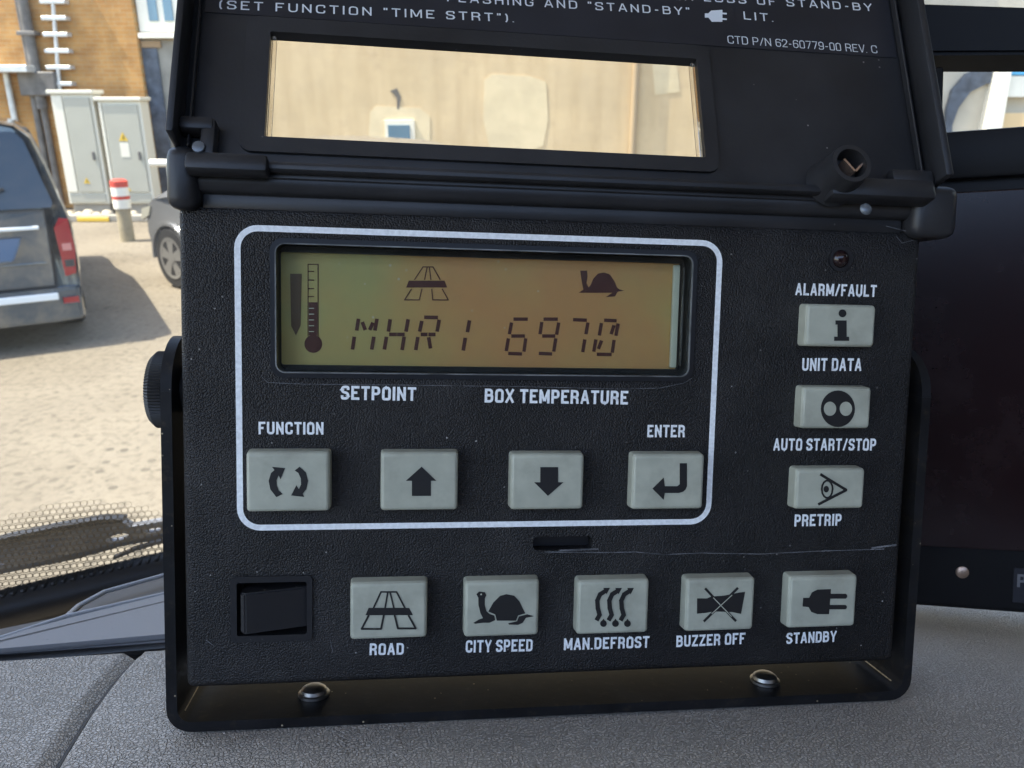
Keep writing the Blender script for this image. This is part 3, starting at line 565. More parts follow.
for x in (0, 2.55):
    for y, s in ((0.10, -1), (1.66, 1)):
        W0 = Matrix.Rotation(R(90), 4, 'Z')
        prof = [(0.20, -0.11), (0.29, -0.11), (0.315, -0.08), (0.315, 0.08), (0.29, 0.11), (0.20, 0.11)]
        mt = Matrix.Translation((x, y, 0.315)) @ Matrix.Rotation(R(90), 4, 'X'); bm = bmesh.new(); lathe(bm, prof, 36, mt); ty = link('wheel', bm, M['tyre'], car, 30)
        bm = bmesh.new(); lathe(bm, [(0.205, -0.02), (0.205, 0.02)], 32, Matrix.Translation((x, y + s * 0.07, 0.315)) @ Matrix.Rotation(R(90), 4, 'X')); link('rim_disc', bm, M['trimblack'], ty)
        bm = bmesh.new(); yy = y + s * 0.116
        def pt(rr, a, d=0): return Vector((x + rr * math.cos(a), yy - s * d, 0.315 + rr * math.sin(a)))
        n = 36; ro = [bm.verts.new(pt(0.212, 2 * math.pi * i / n)) for i in range(n)]; ri = [bm.verts.new(pt(0.18, 2 * math.pi * i / n, 0.002)) for i in range(n)]
        for i in range(n): bm.faces.new((ro[i], ro[(i + 1) % n], ri[(i + 1) % n], ri[i]))
        for k in range(5):
            a = 2 * math.pi * k / 5 + 0.3; bm.faces.new([bm.verts.new(p) for p in (pt(0.05, a - 0.75), pt(0.185, a - 0.34, .002), pt(0.185, a + 0.34, .002), pt(0.05, a + 0.75))])
        bm.faces.new([bm.verts.new(pt(0.055, 2 * math.pi * i / 16, -0.004)) for i in range(16)]); link('rim', bm, M['alloy'], ty)
    if True:
        a0 = [(x + 0.36 * math.cos(R(t)), 0.315 + 0.36 * math.sin(R(t))) for t in range(-5, 186, 10)]; a1_ = [(x + 0.33 * math.cos(R(t)), 0.315 + 0.33 * math.sin(R(t))) for t in range(185, -6, -10)]
        link('wheel_arch', prism(bmesh.new(), a0 + a1_, -0.02, 0.03, 1), M['carpaint'], car)

# =================================================================== windscreen, seal, wiper
ZS = HC - 0.40 * math.tan(PITCH + math.atan((593 - CY) / FPX))
def ws_y(x, z): return 0.60 - 0.41 * (x - 0.40) ** 2 - (z - ZS) * math.tan(R(18))
def WS(px, py, off=0.0):
    """pixel -> point on the windscreen (or a surface off metres outside it)"""
    d = ray(px, py); lo, hi = 0.05, 2.0
    for _ in range(50):
        k = (lo + hi) / 2; p = CAMW + d * k
        if p.y > ws_y(p.x, p.z) + off: hi = k
        else: lo = k
    return CAMW + d * lo
bm = bmesh.new(); NX, NZ = 40, 16; X0, X1, Z0, Z1 = -0.62, 1.25, ZS - 0.05, ZS + 0.86
gr = [[bm.verts.new((X0 + (X1 - X0) * i / NX, ws_y(X0 + (X1 - X0) * i / NX, Z0 + (Z1 - Z0) * j / NZ), Z0 + (Z1 - Z0) * j / NZ)) for i in range(NX + 1)] for j in range(NZ + 1)]
for j in range(NZ):
    for i in range(NX): bm.faces.new((gr[j][i], gr[j][i + 1], gr[j + 1][i + 1], gr[j + 1][i]))
wsb = Vector((0.3, ws_y(0.3, ZS), ZS)); wst = thing('windscreen', 'dusty curved truck windscreen behind the controller', 'windscreen', Matrix.Translation(wsb))
wpre = Matrix.Translation(-wsb)
link('glass', bm, M['windscreen'], wst, True, pre=wpre)
# dotted black frit with an arched upper edge
M['frit'] = mat('frit_enamel', (0.15, 0.115, 0.07), 0.6)
arc = [(-10, 523), (0, 519), (34, 508.6), (78, 501), (117, 502), (146, 508), (170, 518), (200, 530)]
def arch_y(px):
    for (a, ya), (b_, yb) in zip(arc[:-1], arc[1:]):
        if a <= px <= b_: return ya + (yb - ya) * (px - a) / (b_ - a)
    return 530
bm = bmesh.new(); row = 0; py = 498.0
while py < 604:
    px = -8 + (3.4 if row % 2 else 0)
    while px < 196:
        ys = py - 0.10 * (px - 80)
        if ys > arch_y(px) and ys < 601 - 0.225 * px:
            f_ = min(1, (ys - arch_y(px)) / 16); c = WS(px, ys, -0.0006); pitch = (WS(px + 3.4, ys, -0.0006) - c).length; wd = 0.72 + 0.20 * (1 - f_); sl = -0.82 * (c.x - .4)
            P = [[bm.verts.new(c + Vector((k_ * math.sin(a), sl * k_ * math.sin(a), 0.98 * k_ * math.cos(a)))) for a in [math.pi / 3 * k for k in range(6)]] for k_ in (pitch * 1.10, pitch * 1.10 * wd)]
            for k in range(6): bm.faces.new((P[0][k], P[0][(k + 1) % 6], P[1][(k + 1) % 6], P[1][k]))
        px += 6.8
    py += 5.6; row += 1
tag(link('frit_honeycomb', bm, M['frit'], wst, pre=wpre), kind='stuff')
M['rubber'] = mat('black_rubber', (0.018, 0.018, 0.019), 0.45, bump=('noise', 300, 0.2, 0.001))
M['wiper'] = dusty(mat('wiper_black', (0.15, 0.155, 0.17), 0.35), (0.22, 0.19, 0.14), 40, 0.5, 0.75, 0.5)
bm = bmesh.new(); xs = [X0 + (X1 - X0) * i / 60 for i in range(61)]
zb = WS(0, 597).z
tube(bm, [(x, ws_y(x, zb) - 0.008, zb - 0.005) for x in xs], 0.012, 10); link('seal', bm, M['rubber'], wst, 60, pre=wpre)
bm = bmesh.new(); V = [[bm.verts.new((x, ws_y(x, zb) - 0.012, z)) for x in xs] for z in (zb - 0.004, zb - 0.16)]
for k in range(len(xs) - 1): bm.faces.new((V[0][k], V[0][k + 1], V[1][k + 1], V[1][k]))
link('bulkhead', bm, M['rubber'], wst, pre=wpre)
bm = bmesh.new(); x = -0.42
while x < 0.1:
    y = ws_y(x, zb + .008) - 0.005; box(bm, x, x + 0.0030, y - 0.005, y + 0.004, zb + 0.003, zb + 0.0072, 0.0008, 1); x += 0.0045
tag(link('seal_ribs', bm, M['rubber'], wst, pre=wpre), kind='stuff')
# wiper outside the glass
def wip(zx, zy): return (zx / 3.84, 480 + zy / 3.84)
wp = thing('windscreen_wiper', 'black wiper arm with slots lying along the bottom of the windscreen', 'wiper', Matrix.Translation(WS(80, 545, 0.02)))
def wpart(nm, pix, o0, o1, mt):
    bm = bmesh.new(); A = [bm.verts.new(WS(*wip(*p), o0)) for p in pix]
    B = [bm.verts.new(v.co + Vector((0, o1 - o0, 0))) for v in A]; bm.faces.new(A); bm.faces.new(B[::-1]); n = len(A)
    for i in range(n): bm.faces.new((A[i], A[(i + 1) % n], B[(i + 1) % n], B[i]))
    return link(nm, bm, mt, wp, pre=wp.matrix_world.inverted())
arm = wpart('arm', [(-300, 330), (0, 238), (200, 192), (380, 160), (465, 160), (500, 180), (640, 156), (760, 140), (760, 205), (640, 226), (480, 252), (290, 305), (0, 362), (-300, 430)], 0.018, 0.024, M['wiper'])
def hole(pix):
    bm = bmesh.new(); A = [bm.verts.new(wp.matrix_world.inverted() @ (WS(*wip(*p), 0.021) + Vector((0, -0.03, 0)))) for p in pix]; B = [bm.verts.new(v.co + Vector((0, 0.06, 0))) for v in A]
    bm.faces.new(A); bm.faces.new(B[::-1]); n = len(A)
    for i in range(n): bm.faces.new((A[i], A[(i + 1) % n], B[(i + 1) % n], B[i]))
    bmesh.ops.recalc_face_normals(bm, faces=bm.faces[:]); return bm
def tilt_oval(cx, cy, rx, ry, sl): return [(cx + rx * math.cos(a), cy + ry * math.sin(a) + sl * rx * math.cos(a)) for a in [2 * math.pi * k / 12 for k in range(12)]]
carve(arm, [hole(tilt_oval(458, 213, 44, 13, -0.25)), hole(tilt_oval(592, 186, 38, 9, -0.2)), hole(tilt_oval(95, 268, 9, 7, 0)), hole(tilt_oval(205, 245, 12, 7, 0)), hole(tilt_oval(10, 315, 18, 9, -0.2))])
wpart('blade', [(-300, 318), (0, 228), (200, 184), (380, 152), (470, 152), (470, 163), (380, 172), (200, 206), (0, 254), (-300, 345)], 0.010, 0.017, M['rubber'])
wpart('link_rod', [(430, 300), (520, 262), (640, 226), (760, 196), (760, 208), (640, 238), (525, 272), (440, 306)], 0.012, 0.016, M['wiper'])

# =================================================================== dashboard (panel frame directions)
VD = -0.0553
seam = [PV(*p, VD) for p in ((170, 638), (152, 645), (139, 651.5), (126, 663), (112, 679), (98, 697), (86, 713), (69, 740), (52, 768), (24, 815), (-15, 880))]
def seam_d(u, w_):
    """distance to the seam, negative on its left side"""
    best, sg = 9, 1
    for a, b_ in zip(seam[:-1], seam[1:]):
        dx, dz = b_.x - a.x, b_.z - a.z; t = max(0, min(1, ((u - a.x) * dx + (w_ - a.z) * dz) / (dx * dx + dz * dz))); q = math.hypot(u - a.x - t * dx, w_ - a.z - t * dz)
        if q < best: best = q; sg = -1 if (dx * (w_ - a.z) - dz * (u - a.x)) > 0 else 1
    return best * sg
eL = PV(-60, 662, VD); eM = PV(0, 656, VD); eR = PV(165, 645.5, VD)
def edge_w(u):
    if u < eM.x: return eM.z + (u - eM.x) * (eL.z - eM.z) / (eL.x - eM.x)
    if u < eR.x: return eM.z + (u - eM.x) * (eR.z - eM.z) / (eR.x - eM.x)
    return max(eR.z - (u - eR.x) * 0.42 , -0.135)
def dash_v(u, w_):
    d = seam_d(u, w_); g = 0.0
    lim = 0.0046 if d < 0 else 0.0017
    if abs(d) < lim: g = 0.0036 * (1 - abs(d) / lim) ** 1.2
    t = edge_w(u) - w_; drop = 0.0
    if t > -0.004: q = min(1.0, (t + 0.004) / 0.006); drop = 0.045 * q * q
    return VD - g - drop + 0.0008 * noise.noise(Vector((u * 14, w_ * 14, 0)))
bm = bmesh.new()
us = [-0.45 + 0.02 * i for i in range(17)] ; us = [u for u in us if u < -0.115] + [-0.115 + 0.0009 * i for i in range(int(0.12 / 0.0009))]; us += [us[-1] + 0.005 * (i + 1) for i in range(120)]
ncol = 210
cols = []
for u in us:
    ew = edge_w(u); c = []
    for j in range(ncol + 1):
        t = j / ncol; w_ = 0.16 + (ew - 0.005 - 0.16) * (1 - (1 - t) ** 1.6); c.append(bm.verts.new((u, dash_v(u, w_), w_)))
    cols.append(c)
for a, b_ in zip(cols[:-1], cols[1:]):
    for j in range(ncol): bm.faces.new((a[j], b_[j], b_[j + 1], a[j + 1]))
dash = link('dashboard', bm, M['dash'], smooth=80); dash.matrix_world = MP; tag(dash, 'grey leather-grain truck dashboard under the controller', 'dashboard', kind='structure')
tube(bm := bmesh.new(), [Vector((p.x, VD - 0.0030 - (0.02 if k_ < 2 else 0), p.z)) for k_, p in enumerate(seam)], 0.0008, 8); link('seam', bm, M['rubber'], dash, 50)
# cowl trim strips between dashboard and windscreen
M['trim'] = dusty(mat('grey_trim', (0.24, 0.245, 0.255), 0.42, bump=('noise', 400, 0.1, 0.0004)), (0.06, 0.06, 0.06), 500, 0.66, 0.72, 0.6)
M['trimdark'] = mat('dark_trim', (0.10, 0.10, 0.10), 0.45); M['edge_glint'] = mat('pale_edge_highlight', (0.40, 0.41, 0.43), 0.3)
def slab(nm, pix, v_top, th, mt):
    q = [PV(*p, v_top) for p in pix]; bm = bmesh.new(); prism(bm, [(p.x, p.z) for p in q], v_top - th, v_top, 1)
    bmesh.ops.bevel(bm, geom=[e for e in bm.edges if len({round(v.co.y, 6) for v in e.verts}) == 1 and abs(e.verts[0].co.y - v_top) < 1e-5], offset=0.0022, segments=3, affect='EDGES')
    return link(nm, bm, mt, dash, 60)
slab('cowl_trim', [(-90, 664), (0, 646), (165, 634), (330, 626), (330, 560), (165, 594), (68, 616), (0, 639), (-90, 662)], VD - 0.004, 0.006, M['trim'])
slab('gap_seal', [(-90, 682), (0, 660), (165, 648), (330, 641), (330, 625), (165, 633), (0, 645), (-90, 663)], VD - 0.007, 0.02, M['rubber'])
slab('cowl_cover', [(64, 618), (78, 606), (104, 592), (165, 575), (330, 540), (330, 556), (165, 590), (80, 613)], VD - 0.0085, 0.004, M['trimdark'])
for pl in ([(-90, 662), (0, 638.5), (68, 616), (165, 594), (330, 560)], [(66, 617), (78, 606), (104, 592), (165, 575), (330, 540)]):
    tube(bm := bmesh.new(), [PV(*p, VD - 0.0045) for p in pl], 0.0009, 10); link('edge_highlight', bm, M['edge_glint'], dash, 50)  # sky highlight along the trim edges, built as pale tubes
slab('ledge', [(-90, 650), (0, 629), (68, 613), (66, 618), (0, 636), (-90, 659)], VD - 0.011, 0.004, M['trimdark'])
q = [PV(*p, VD - 0.05) for p in ((-200, 690), (-200, 560), (60, 545), (330, 500), (330, 700))]
q2 = bmesh.new(); prism(q2, [(-0.6, -0.02), (-0.6, -0.10), (-0.3, -0.165), (-0.05, -0.245), (0.3, -0.30), (1.0, -0.30), (1.0, -0.05)], VD - 0.09, VD - 0.06, 1); link('scuttle', q2, M['rubber'], dash)

# =================================================================== partial cab shell, out of view, added and shaped to block light
M['blocker_pale'] = mat('cab_blocker_pale', (0.62, 0.61, 0.58), 0.9, bump=('noise', 200, 0.2, 0.001)); M['blocker_dark'] = mat('cab_blocker_dark', (0.045, 0.042, 0.04), 0.9)
bm = bmesh.new(); prism(bm, [(-0.80, -0.40), (1.75, -0.45), (1.75, 0.10), (0.9, 0.30), (0.4, 0.36), (0.05, 0.30), (-0.15, 0.22), (-0.35, 0.12), (-0.62, -0.08), (-0.80, -0.20)], ZS + 0.86, ZS + 0.91); tag(link('cab_roof_blocker', bm, M['blocker_pale']), 'unseen partial truck cab roof, shaped to block the light', 'roof', kind='structure')
bm = nbox(-0.60, 1.75, -1.36, -1.302, 0.8, ZS + 0.86, 0.01, 1); tag(link('cab_back_blocker', bm, M['blocker_dark']), 'unseen partial rear wall of the truck cab, added to darken reflections', 'wall', kind='structure')
bm = nbox(0.80, 0.84, -1.3, 0.20, 0.9, ZS + 0.86, 0.01, 1); tag(link('cab_side_blocker', bm, M['blocker_dark']), 'unseen dark side wall of the truck cab, added to shade the right', 'wall', kind='structure')

# =================================================================== THE CONTROLLER
BASE = Vector((0.08475, VD + 0.0005, -0.012)); PRE = Matrix.Translation(-BASE)
ctl = thing('refrigeration_controller', 'black truck refrigeration controller with open lid, amber display and grey keys', 'controller', MP @ Matrix.Translation(BASE))
U0, U1, V0, V1 = -0.0140, 0.1820, -0.0423, 0.0805
def cp(name, bm, mt, par=None, smooth=False, pre=None): return link(name, bm, mt, par or ctl, smooth, pre=PRE if pre is None else pre)
# front shell with display recess, rocker opening, slot and lamp hole
LC = (0.0088, 0.1168, 0.0395, 0.0722)
body = cp('front_shell', nbox(U0, U1, V0, V1, -0.038, 0, 0.0021, 4), M['panel'], smooth=35)
ra = PP(232, 578); rb = PP(311, 638); sa = PP(533, 537); sb = PP(592, 549.5); lc = PP(840, 259)
cut = [prism(bmesh.new(), rrect(*LC, 0.0025), -0.0085, 0.01), prism(bmesh.new(), rrect(ra.x, rb.x, rb.y, ra.y, 0.0008, 2), -0.006, 0.01), prism(bmesh.new(), rrect(sa.x, sb.x, sb.y, sa.y, 0.0012, 3), -0.004, 0.01), prism(bmesh.new(), circ(lc.x, lc.y, 0.0030), -0.004, 0.01)]
for c in cut: c.transform(PRE); bmesh.ops.recalc_face_normals(c, faces=c.faces[:])
carve(body, cut)
for p in body.data.polygons: p.use_smooth = True
try: body.data.set_sharp_from_angle(angle=R(30))
except Exception: pass
cp('slot_liner', nbox(sa.x + .0003, sb.x - .0003, sb.y + .0003, sa.y - .0003, -0.0039, -0.0033), M['recess'], body)
# raised bezel round the display
def ring_prism(o, i, z0, z1):
    bm = bmesh.new(); n = len(o); V = [[bm.verts.new((p[0], p[1], z)) for p in L] for L, z in ((o, z0), (o, z1), (i, z1), (i, z0))]
    for a, b_ in ((0, 1), (1, 2), (2, 3), (3, 0)):
        for k in range(n): bm.faces.new((V[a][k], V[a][(k + 1) % n], V[b_][(k + 1) % n], V[b_][k]))
    return bm
cp('lens_rim', ring_prism(rrect(LC[0] + .0002, LC[1] - .0002, LC[2] + .0002, LC[3] - .0002, .0024), rrect(LC[0] + .0005, LC[1] - .0005, LC[2] + .0005, LC[3] - .0005, .0021), 0.0002, 0.0009), M['rim'], body)
bz = cp('display_bezel', ring_prism(rrect(LC[0] - .0010, LC[1] + .0010, LC[2] - .0010, LC[3] + .0010, .0032), rrect(LC[0] + .0004, LC[1] - .0004, LC[2] + .0004, LC[3] - .0004, .0022), -0.0078, 0.0006), M['recess'])
WL = -0.0062
sA = PP(281, 252, WL); sB = PP(671, 369, WL)
cp('display_surround', ring_prism(rrect(LC[0] + .0005, LC[1] - .0005, LC[2] + .0005, LC[3] - .0005, .002), rrect(sA.x, sB.x + .0015, sB.y, sA.y, .0006), -0.0080, -0.0052), M['recess'])
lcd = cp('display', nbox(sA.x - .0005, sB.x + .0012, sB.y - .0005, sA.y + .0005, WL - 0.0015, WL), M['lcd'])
cp('light_guide', nbox(sB.x - 0.0008, sB.x + 0.0012, sB.y + .0004, sA.y - .0004, WL + 0.0001, WL + 0.0012, 0.0004, 2), M['guide'], lcd)
cp('light_guide', nbox(sB.x + 0.0016, sB.x + 0.0022, sB.y + .0010, sA.y - .0010, -0.0051, -0.0040, 0.0002, 1), M['rim'], lcd)
cp('display_lens', nbox(LC[0] + .0004, LC[1] - .0004, LC[2] + .0004, LC[3] - .0004, -0.0022, -0.0014), M['lens'], bz)
Z7 = lambda x, y: (230 + x / 3.793, 220 + y / 3.793)
Z8 = lambda x, y: (470 + x / 3.793, 220 + y / 3.793)
lcv = lambda px, py: PP(px, py, WL + 0.00015)
def lseg(name, zf, strokes=(), polys=(), wd=11, mt=None):
    return flat_mesh(name, mt or M['lcdink'], lcd, lcv, [[zf(*q) for q in p] for p in polys], [([zf(*q) for q in s], wd / 3.793) for s in strokes], pre=PRE)
chars7 = [
 [((487, 378), (481, 416)), ((471, 446), (465, 488)), ((503, 390), (512, 414)), ((541, 392), (531, 414)), ((557, 378), (550, 416)), ((545, 446), (538, 488))],
 [((607, 380), (601, 420)), ((593, 446), (586, 488)), ((607, 434), (629, 434)), ((637, 434), (659, 434)), ((675, 380), (668, 420)), ((660, 446), (653, 490))],
 [((727, 386), (720, 420)), ((712, 447), (705, 490)), ((740, 369), (785, 370)), ((793, 382), (786, 420)), ((727, 434), (746, 434)), ((756, 434), (776, 434)), ((754, 448), (760, 484))],
 [((908, 384), (901, 422)), ((892, 450), (885, 492))]]
chars8 = [
 [((168, 376), (216, 376)), ((157, 392), (150, 430)), ((160, 440), (205, 440)), ((145, 452), (138, 494)), ((211, 452), (205, 496)), ((148, 506), (194, 508))],
 [((282, 376), (330, 376)), ((272, 390), (266, 430)), ((336, 392), (329, 432)), ((277, 440), (320, 440)), ((325, 452), (318, 496)), ((264, 506), (308, 508))],
 [((394, 378), (440, 380)), ((447, 392), (440, 430)), ((435, 456), (428, 498))],
 [((512, 380), (553, 382)), ((498, 394), (491, 435)), ((561, 396), (554, 436)), ((546, 458), (540, 500)), ((477, 456), (470, 496)), ((484, 509), (534, 510)), ((488, 486), (498, 460)), ((536, 430), (545, 402))]]
for c in chars7: lseg('display_character', Z7, c, wd=14)
for c in chars8: lseg('display_character', Z8, c, wd=13)
lseg('road_symbol', Z7, [((732, 178), (700, 226)), ((732, 178), (770, 178)), ((748, 178), (738, 226)), ((756, 178), (762, 226)), ((770, 178), (797, 226)), ((688, 262), (662, 303)), ((662, 303), (718, 303)), ((718, 303), (728, 262)), ((765, 262), (769, 303)), ((769, 303), (828, 303)), ((828, 303), (805, 262))], [[(678, 230), (814, 230), (824, 256), (668, 256)]], wd=4)
lseg('tortoise_symbol', Z8, (), [[(418, 192), (444, 192), (446, 215), (442, 240), (450, 256), (458, 246), (468, 222), (486, 203), (508, 199), (530, 206), (548, 232), (558, 256), (567, 263), (585, 268), (560, 272), (550, 290), (515, 292), (540, 276), (470, 276), (412, 276), (430, 264), (424, 235)]])
lseg('thermometer', Z7, [((296, 168), (296, 440)), ((334, 168), (334, 440)), ((296, 168), (334, 168)), ((296, 195), (318, 195)), ((296, 228), (318, 228)), ((296, 260), (318, 260)), ((296, 290), (318, 290))], [circ(316, 470, 34), [(299, 312), (331, 312), (331, 438), (299, 438)]], wd=3.5)
for y in (335, 357, 379, 401, 423): flat_mesh('tick', M['guide'], lcd, lambda a, b_: PP(a, b_, WL + 0.0003), (), [([Z7(300, y), Z7(318, y)], 0.8)], pre=PRE)
lseg('pointer', Z7, (), [[(228, 204), (272, 204), (268, 400), (250, 438), (232, 402)]], mt=M['lcdfaint'])
# white frame line
fr = [PP(*p) for p in ((237.6, 227.8), (720.3, 243.4), (707.9, 521.9), (239.9, 527.3))]
fu0, fu1, fv0, fv1 = 0.0, 0.124, 0.0, 0.0754; t_ = 0.00076
bm = bmesh.new(); o_ = rrect(fu0 - t_, fu1 + t_, fv0 - t_, fv1 + t_, .0058, 8); i_ = rrect(fu0 + t_, fu1 - t_, fv0 + t_, fv1 - t_, .0042, 8); n = len(o_)
A = [bm.verts.new((*p, 0.00012)) for p in o_]; B = [bm.verts.new((*p, 0.00012)) for p in i_]
for k in range(n): bm.faces.new((A[k], A[(k + 1) % n], B[(k + 1) % n], B[k]))
cp('frame_line', bm, M['print'], body)
# lettering: (string, left px, right px, baseline left y, baseline right y, cap top left y)
for s, xa, xb, yb0, yb1, yt in (('SETPOINT', 340.7, 416, 399.5, 401, 385.5), ('BOX TEMPERATURE', 484.5, 627.7, 402.5, 404.5, 388.5), ('FUNCTION', 258.6, 323.5, 434.2, 434.6, 421.6),
        ('ENTER', 647, 684.6, 437.2, 437.2, 424.8), ('ALARM/FAULT', 795, 876, 295.2, 297, 283), ('UNIT DATA', 801.7, 861, 370.8, 371, 358), ('AUTO START/STOP', 773, 875.4, 450.5, 450.5, 438.3),
        ('PRETRIP', 794, 841, 526.3, 525.5, 514.4), ('ROAD', 369.5, 403.7, 655, 654.5, 643.2), ('CITY SPEED', 465.5, 532.4, 652.5, 651, 640.2), ('MAN.DEFROST', 563.6, 649, 650, 647.5, 638.2),
        ('BUZZER OFF', 676, 745, 647, 643.8, 635.5), ('STANDBY', 786, 836, 643.8, 641.5, 632.8)):
    a = PP(xa, yb0); b_ = PP(xb, yb1); c = PP(xa, yt)
    letter('lettering', s, a, b_, (c - a).length, 0.00012, M['print'], body, pre=PRE)
# fine scratch line across the lower panel
M['scratch'] = mat('scratch_grey', (0.11, 0.11, 0.115), 0.7, var=(300, 0.6))
flat_mesh('scratch', M['scratch'], body, lambda a, b_: PP(a, b_, 0.0001), (), [([(545, 552), (600, 552.5), (636, 552), (664, 554.5), (700, 553), (760, 554), (820, 551), (884, 549)], 0.8)], pre=PRE)
for pl_, wd_ in (([(262, 377), (268, 382.5), (300, 384), (400, 385), (520, 386.5), (620, 389), (660, 388), (684, 383), (692, 378)], 0.55), ([(886, 226), (905, 231), (922, 229)], 0.7), ([(896, 236), (902, 243), (914, 240)], 0.6), ([(560, 550.5), (598, 549)], 1.6), ([(872, 548), (896, 545)], 1.8), ([(206, 640), (214, 646)], 0.6), ([(330, 640), (333, 652)], 0.5)):
    flat_mesh('scratch', M['scratch'], body, lambda a, b_: PP(a, b_, 0.0001), (), [(pl_, wd_)], pre=PRE)
# ---- keys
HB = 0.0041
def key(cx, cy, wmm, hmm, h=HB):
    c = PP(cx, cy, h); bw, bh = wmm / 2 - 0.0005, hmm / 2 - 0.0005; ch = 0.0007; bm = bmesh.new()
    lv = [(rrect(c.x - bw - ch, c.x + bw + ch, c.y - bh - ch, c.y + bh + ch, .0009, 3), -0.001), (rrect(c.x - bw - ch * .7, c.x + bw + ch * .7, c.y - bh - ch * .7, c.y + bh + ch * .7, .0009, 3), h - 0.0009), (rrect(c.x - bw - ch * .2, c.x + bw + ch * .2, c.y - bh - ch * .2, c.y + bh + ch * .2, .0008, 3), h - 0.00025), (rrect(c.x - bw + ch * .4, c.x + bw - ch * .4, c.y - bh + ch * .4, c.y + bh - ch * .4, .0007, 3), h)]
    V = [[bm.verts.new((*p, z)) for p in L] for L, z in lv]; n = len(V[0])
    for a, b_ in zip(V[:-1], V[1:]):
        for k in range(n): bm.faces.new((a[k], a[(k + 1) % n], b_[(k + 1) % n], b_[k]))
    bm.faces.new(V[-1]); bm.faces.new(V[0][::-1])
    return cp('push_button', bm, M['button'], smooth=25)
def zoomf(ox, oy, sc): return lambda x, y: (ox + x / sc, oy + y / sc)
ZA = zoomf(230, 410, 4.096); ZB = zoomf(480, 410, 4.096); ZC = zoomf(740, 220, 2.4); ZD = zoomf(180, 540, 3.657); ZE = zoomf(440, 540, 3.842); ZF = zoomf(650, 530, 3.657)
def sym(par, zf, sc, polys=(), strokes=(), mt=None, lift=0.00012, nm='symbol', h=HB):
    return flat_mesh(nm, mt or M['ink'], par, lambda a, b_: PP(a, b_, h + lift), [[zf(*q) for q in p] for p in polys], [([zf(*q) for q in s], wd / sc) for s, wd in strokes], pre=PRE)
k = key(288, 482, 0.0203, 0.0152)
sym(k, ZA, 4.096, [[(190, 357), (165, 325), (158, 290), (168, 258), (182, 246), (172, 233), (226, 238), (207, 283), (199, 268), (191, 288), (192, 310), (200, 330), (216, 344)], [(285, 232), (310, 255), (320, 290), (312, 325), (298, 343), (304, 356), (250, 350), (272, 308), (282, 324), (291, 305), (290, 280), (280, 258), (265, 248)]])
k = key(419.5, 481.5, 0.0196, 0.0151); sym(k, ZA, 4.096, [[(785, 232), (845, 290), (823, 290), (823, 352), (745, 352), (745, 290), (720, 290)]])
k = key(547.5, 482, 0.0193, 0.0148); sym(k, ZB, 4.096, [[(247, 234), (320, 234), (320, 296), (342, 296), (278, 352), (222, 296), (247, 296)]])
k = key(668.5, 482, 0.0197, 0.0149); sym(k, ZB, 4.096, [[(818, 218), (848, 218), (848, 312), (842, 326), (832, 335), (815, 340), (757, 340), (752, 368), (706, 322), (752, 277), (757, 312), (808, 312), (818, 304)]])
k = key(841.2, 325.8, 0.0199, 0.0112); sym(k, ZC, 2.4, [circ(246, 224, 9.5, 16), [(229, 241), (256, 241), (256, 280), (262, 280), (262, 290), (226, 290), (226, 280), (234, 280), (234, 251), (229, 251)]])
k = key(837, 408, 0.0199, 0.0113); sym(k, ZC, 2.4, [circ(235, 453, 41, 32, 44)]); sym(k, ZC, 2.4, [circ(216, 453, 15, 20, 17), circ(254, 453, 15, 20, 17)], mt=M['button'], lift=0.0003)
k = key(830.5, 489, 0.0201, 0.0112); sym(k, ZC, 2.4, [circ(207, 646, 6.5, 16, 8)], [([(194, 611), (255, 648)], 6.5), ([(255, 648), (189, 682)], 6.5), (circ(209, 646, 13, 14, 21) + [(222, 646)], 4.2)])
ky = 0.0147
k = key(388.8, 611, 0.0196, 0.0151); sym(k, ZD, 3.657, [[(690, 248), (838, 248), (852, 275), (678, 275)]], [([(735, 190), (708, 248)], 6), ([(735, 190), (792, 190)], 6), ([(760, 190), (750, 248)], 6), ([(768, 190), (782, 248)], 6), ([(792, 190), (822, 248)], 6), ([(690, 276), (664, 325)], 7), ([(664, 325), (735, 325)], 7), ([(735, 325), (745, 276)], 7), ([(785, 276), (797, 323)], 7), ([(797, 323), (862, 323)], 7), ([(862, 323), (836, 276)], 7)])
k = key(502, 609, 0.0197, 0.0151); sym(k, ZE, 3.842, [[(185, 275), (205, 240), (230, 215), (255, 208), (285, 214), (305, 235), (318, 262), (328, 282), (300, 290), (292, 310), (218, 310), (212, 286)],
    [(140, 208), (150, 198), (172, 200), (178, 212), (172, 225), (172, 250), (178, 273), (190, 284), (209, 290), (212, 308), (190, 318), (165, 318), (135, 322), (128, 318), (150, 305), (165, 300), (155, 280), (148, 250), (147, 222)], [(303, 294), (335, 285), (360, 293), (330, 299), (318, 318), (300, 326), (265, 325), (262, 320), (296, 312)]])
sym(k, ZE, 3.842, [circ(158, 209, 3.5, 10)], mt=M['button'], lift=0.0003)
k = key(613.3, 607.3, 0.0196, 0.0149); ps, ss = [], []
for dx in (0, 46, 92):
    ps += [[(627 + dx, 184), (653 + dx, 184), (640 + dx, 209)], circ(628 + dx, 321, 13, 16), [(628 + dx, 302), (637 + dx, 314), (619 + dx, 314)]]; ss += [([(603 + dx, 305), (613 + dx, 287), (606 + dx, 262), (604 + dx, 232), (615 + dx, 208), (634 + dx, 196)], 17)]
sym(k, ZE, 3.842, ps, ss)
k = key(720.5, 605, 0.0195, 0.0148); sym(k, ZF, 3.657, [[(172, 250), (208, 250), (225, 243), (270, 240), (330, 228), (348, 226), (333, 307), (300, 300), (232, 298), (205, 303), (172, 306)]], [([(203, 215), (313, 332)], 9), ([(320, 213), (198, 333)], 9)])
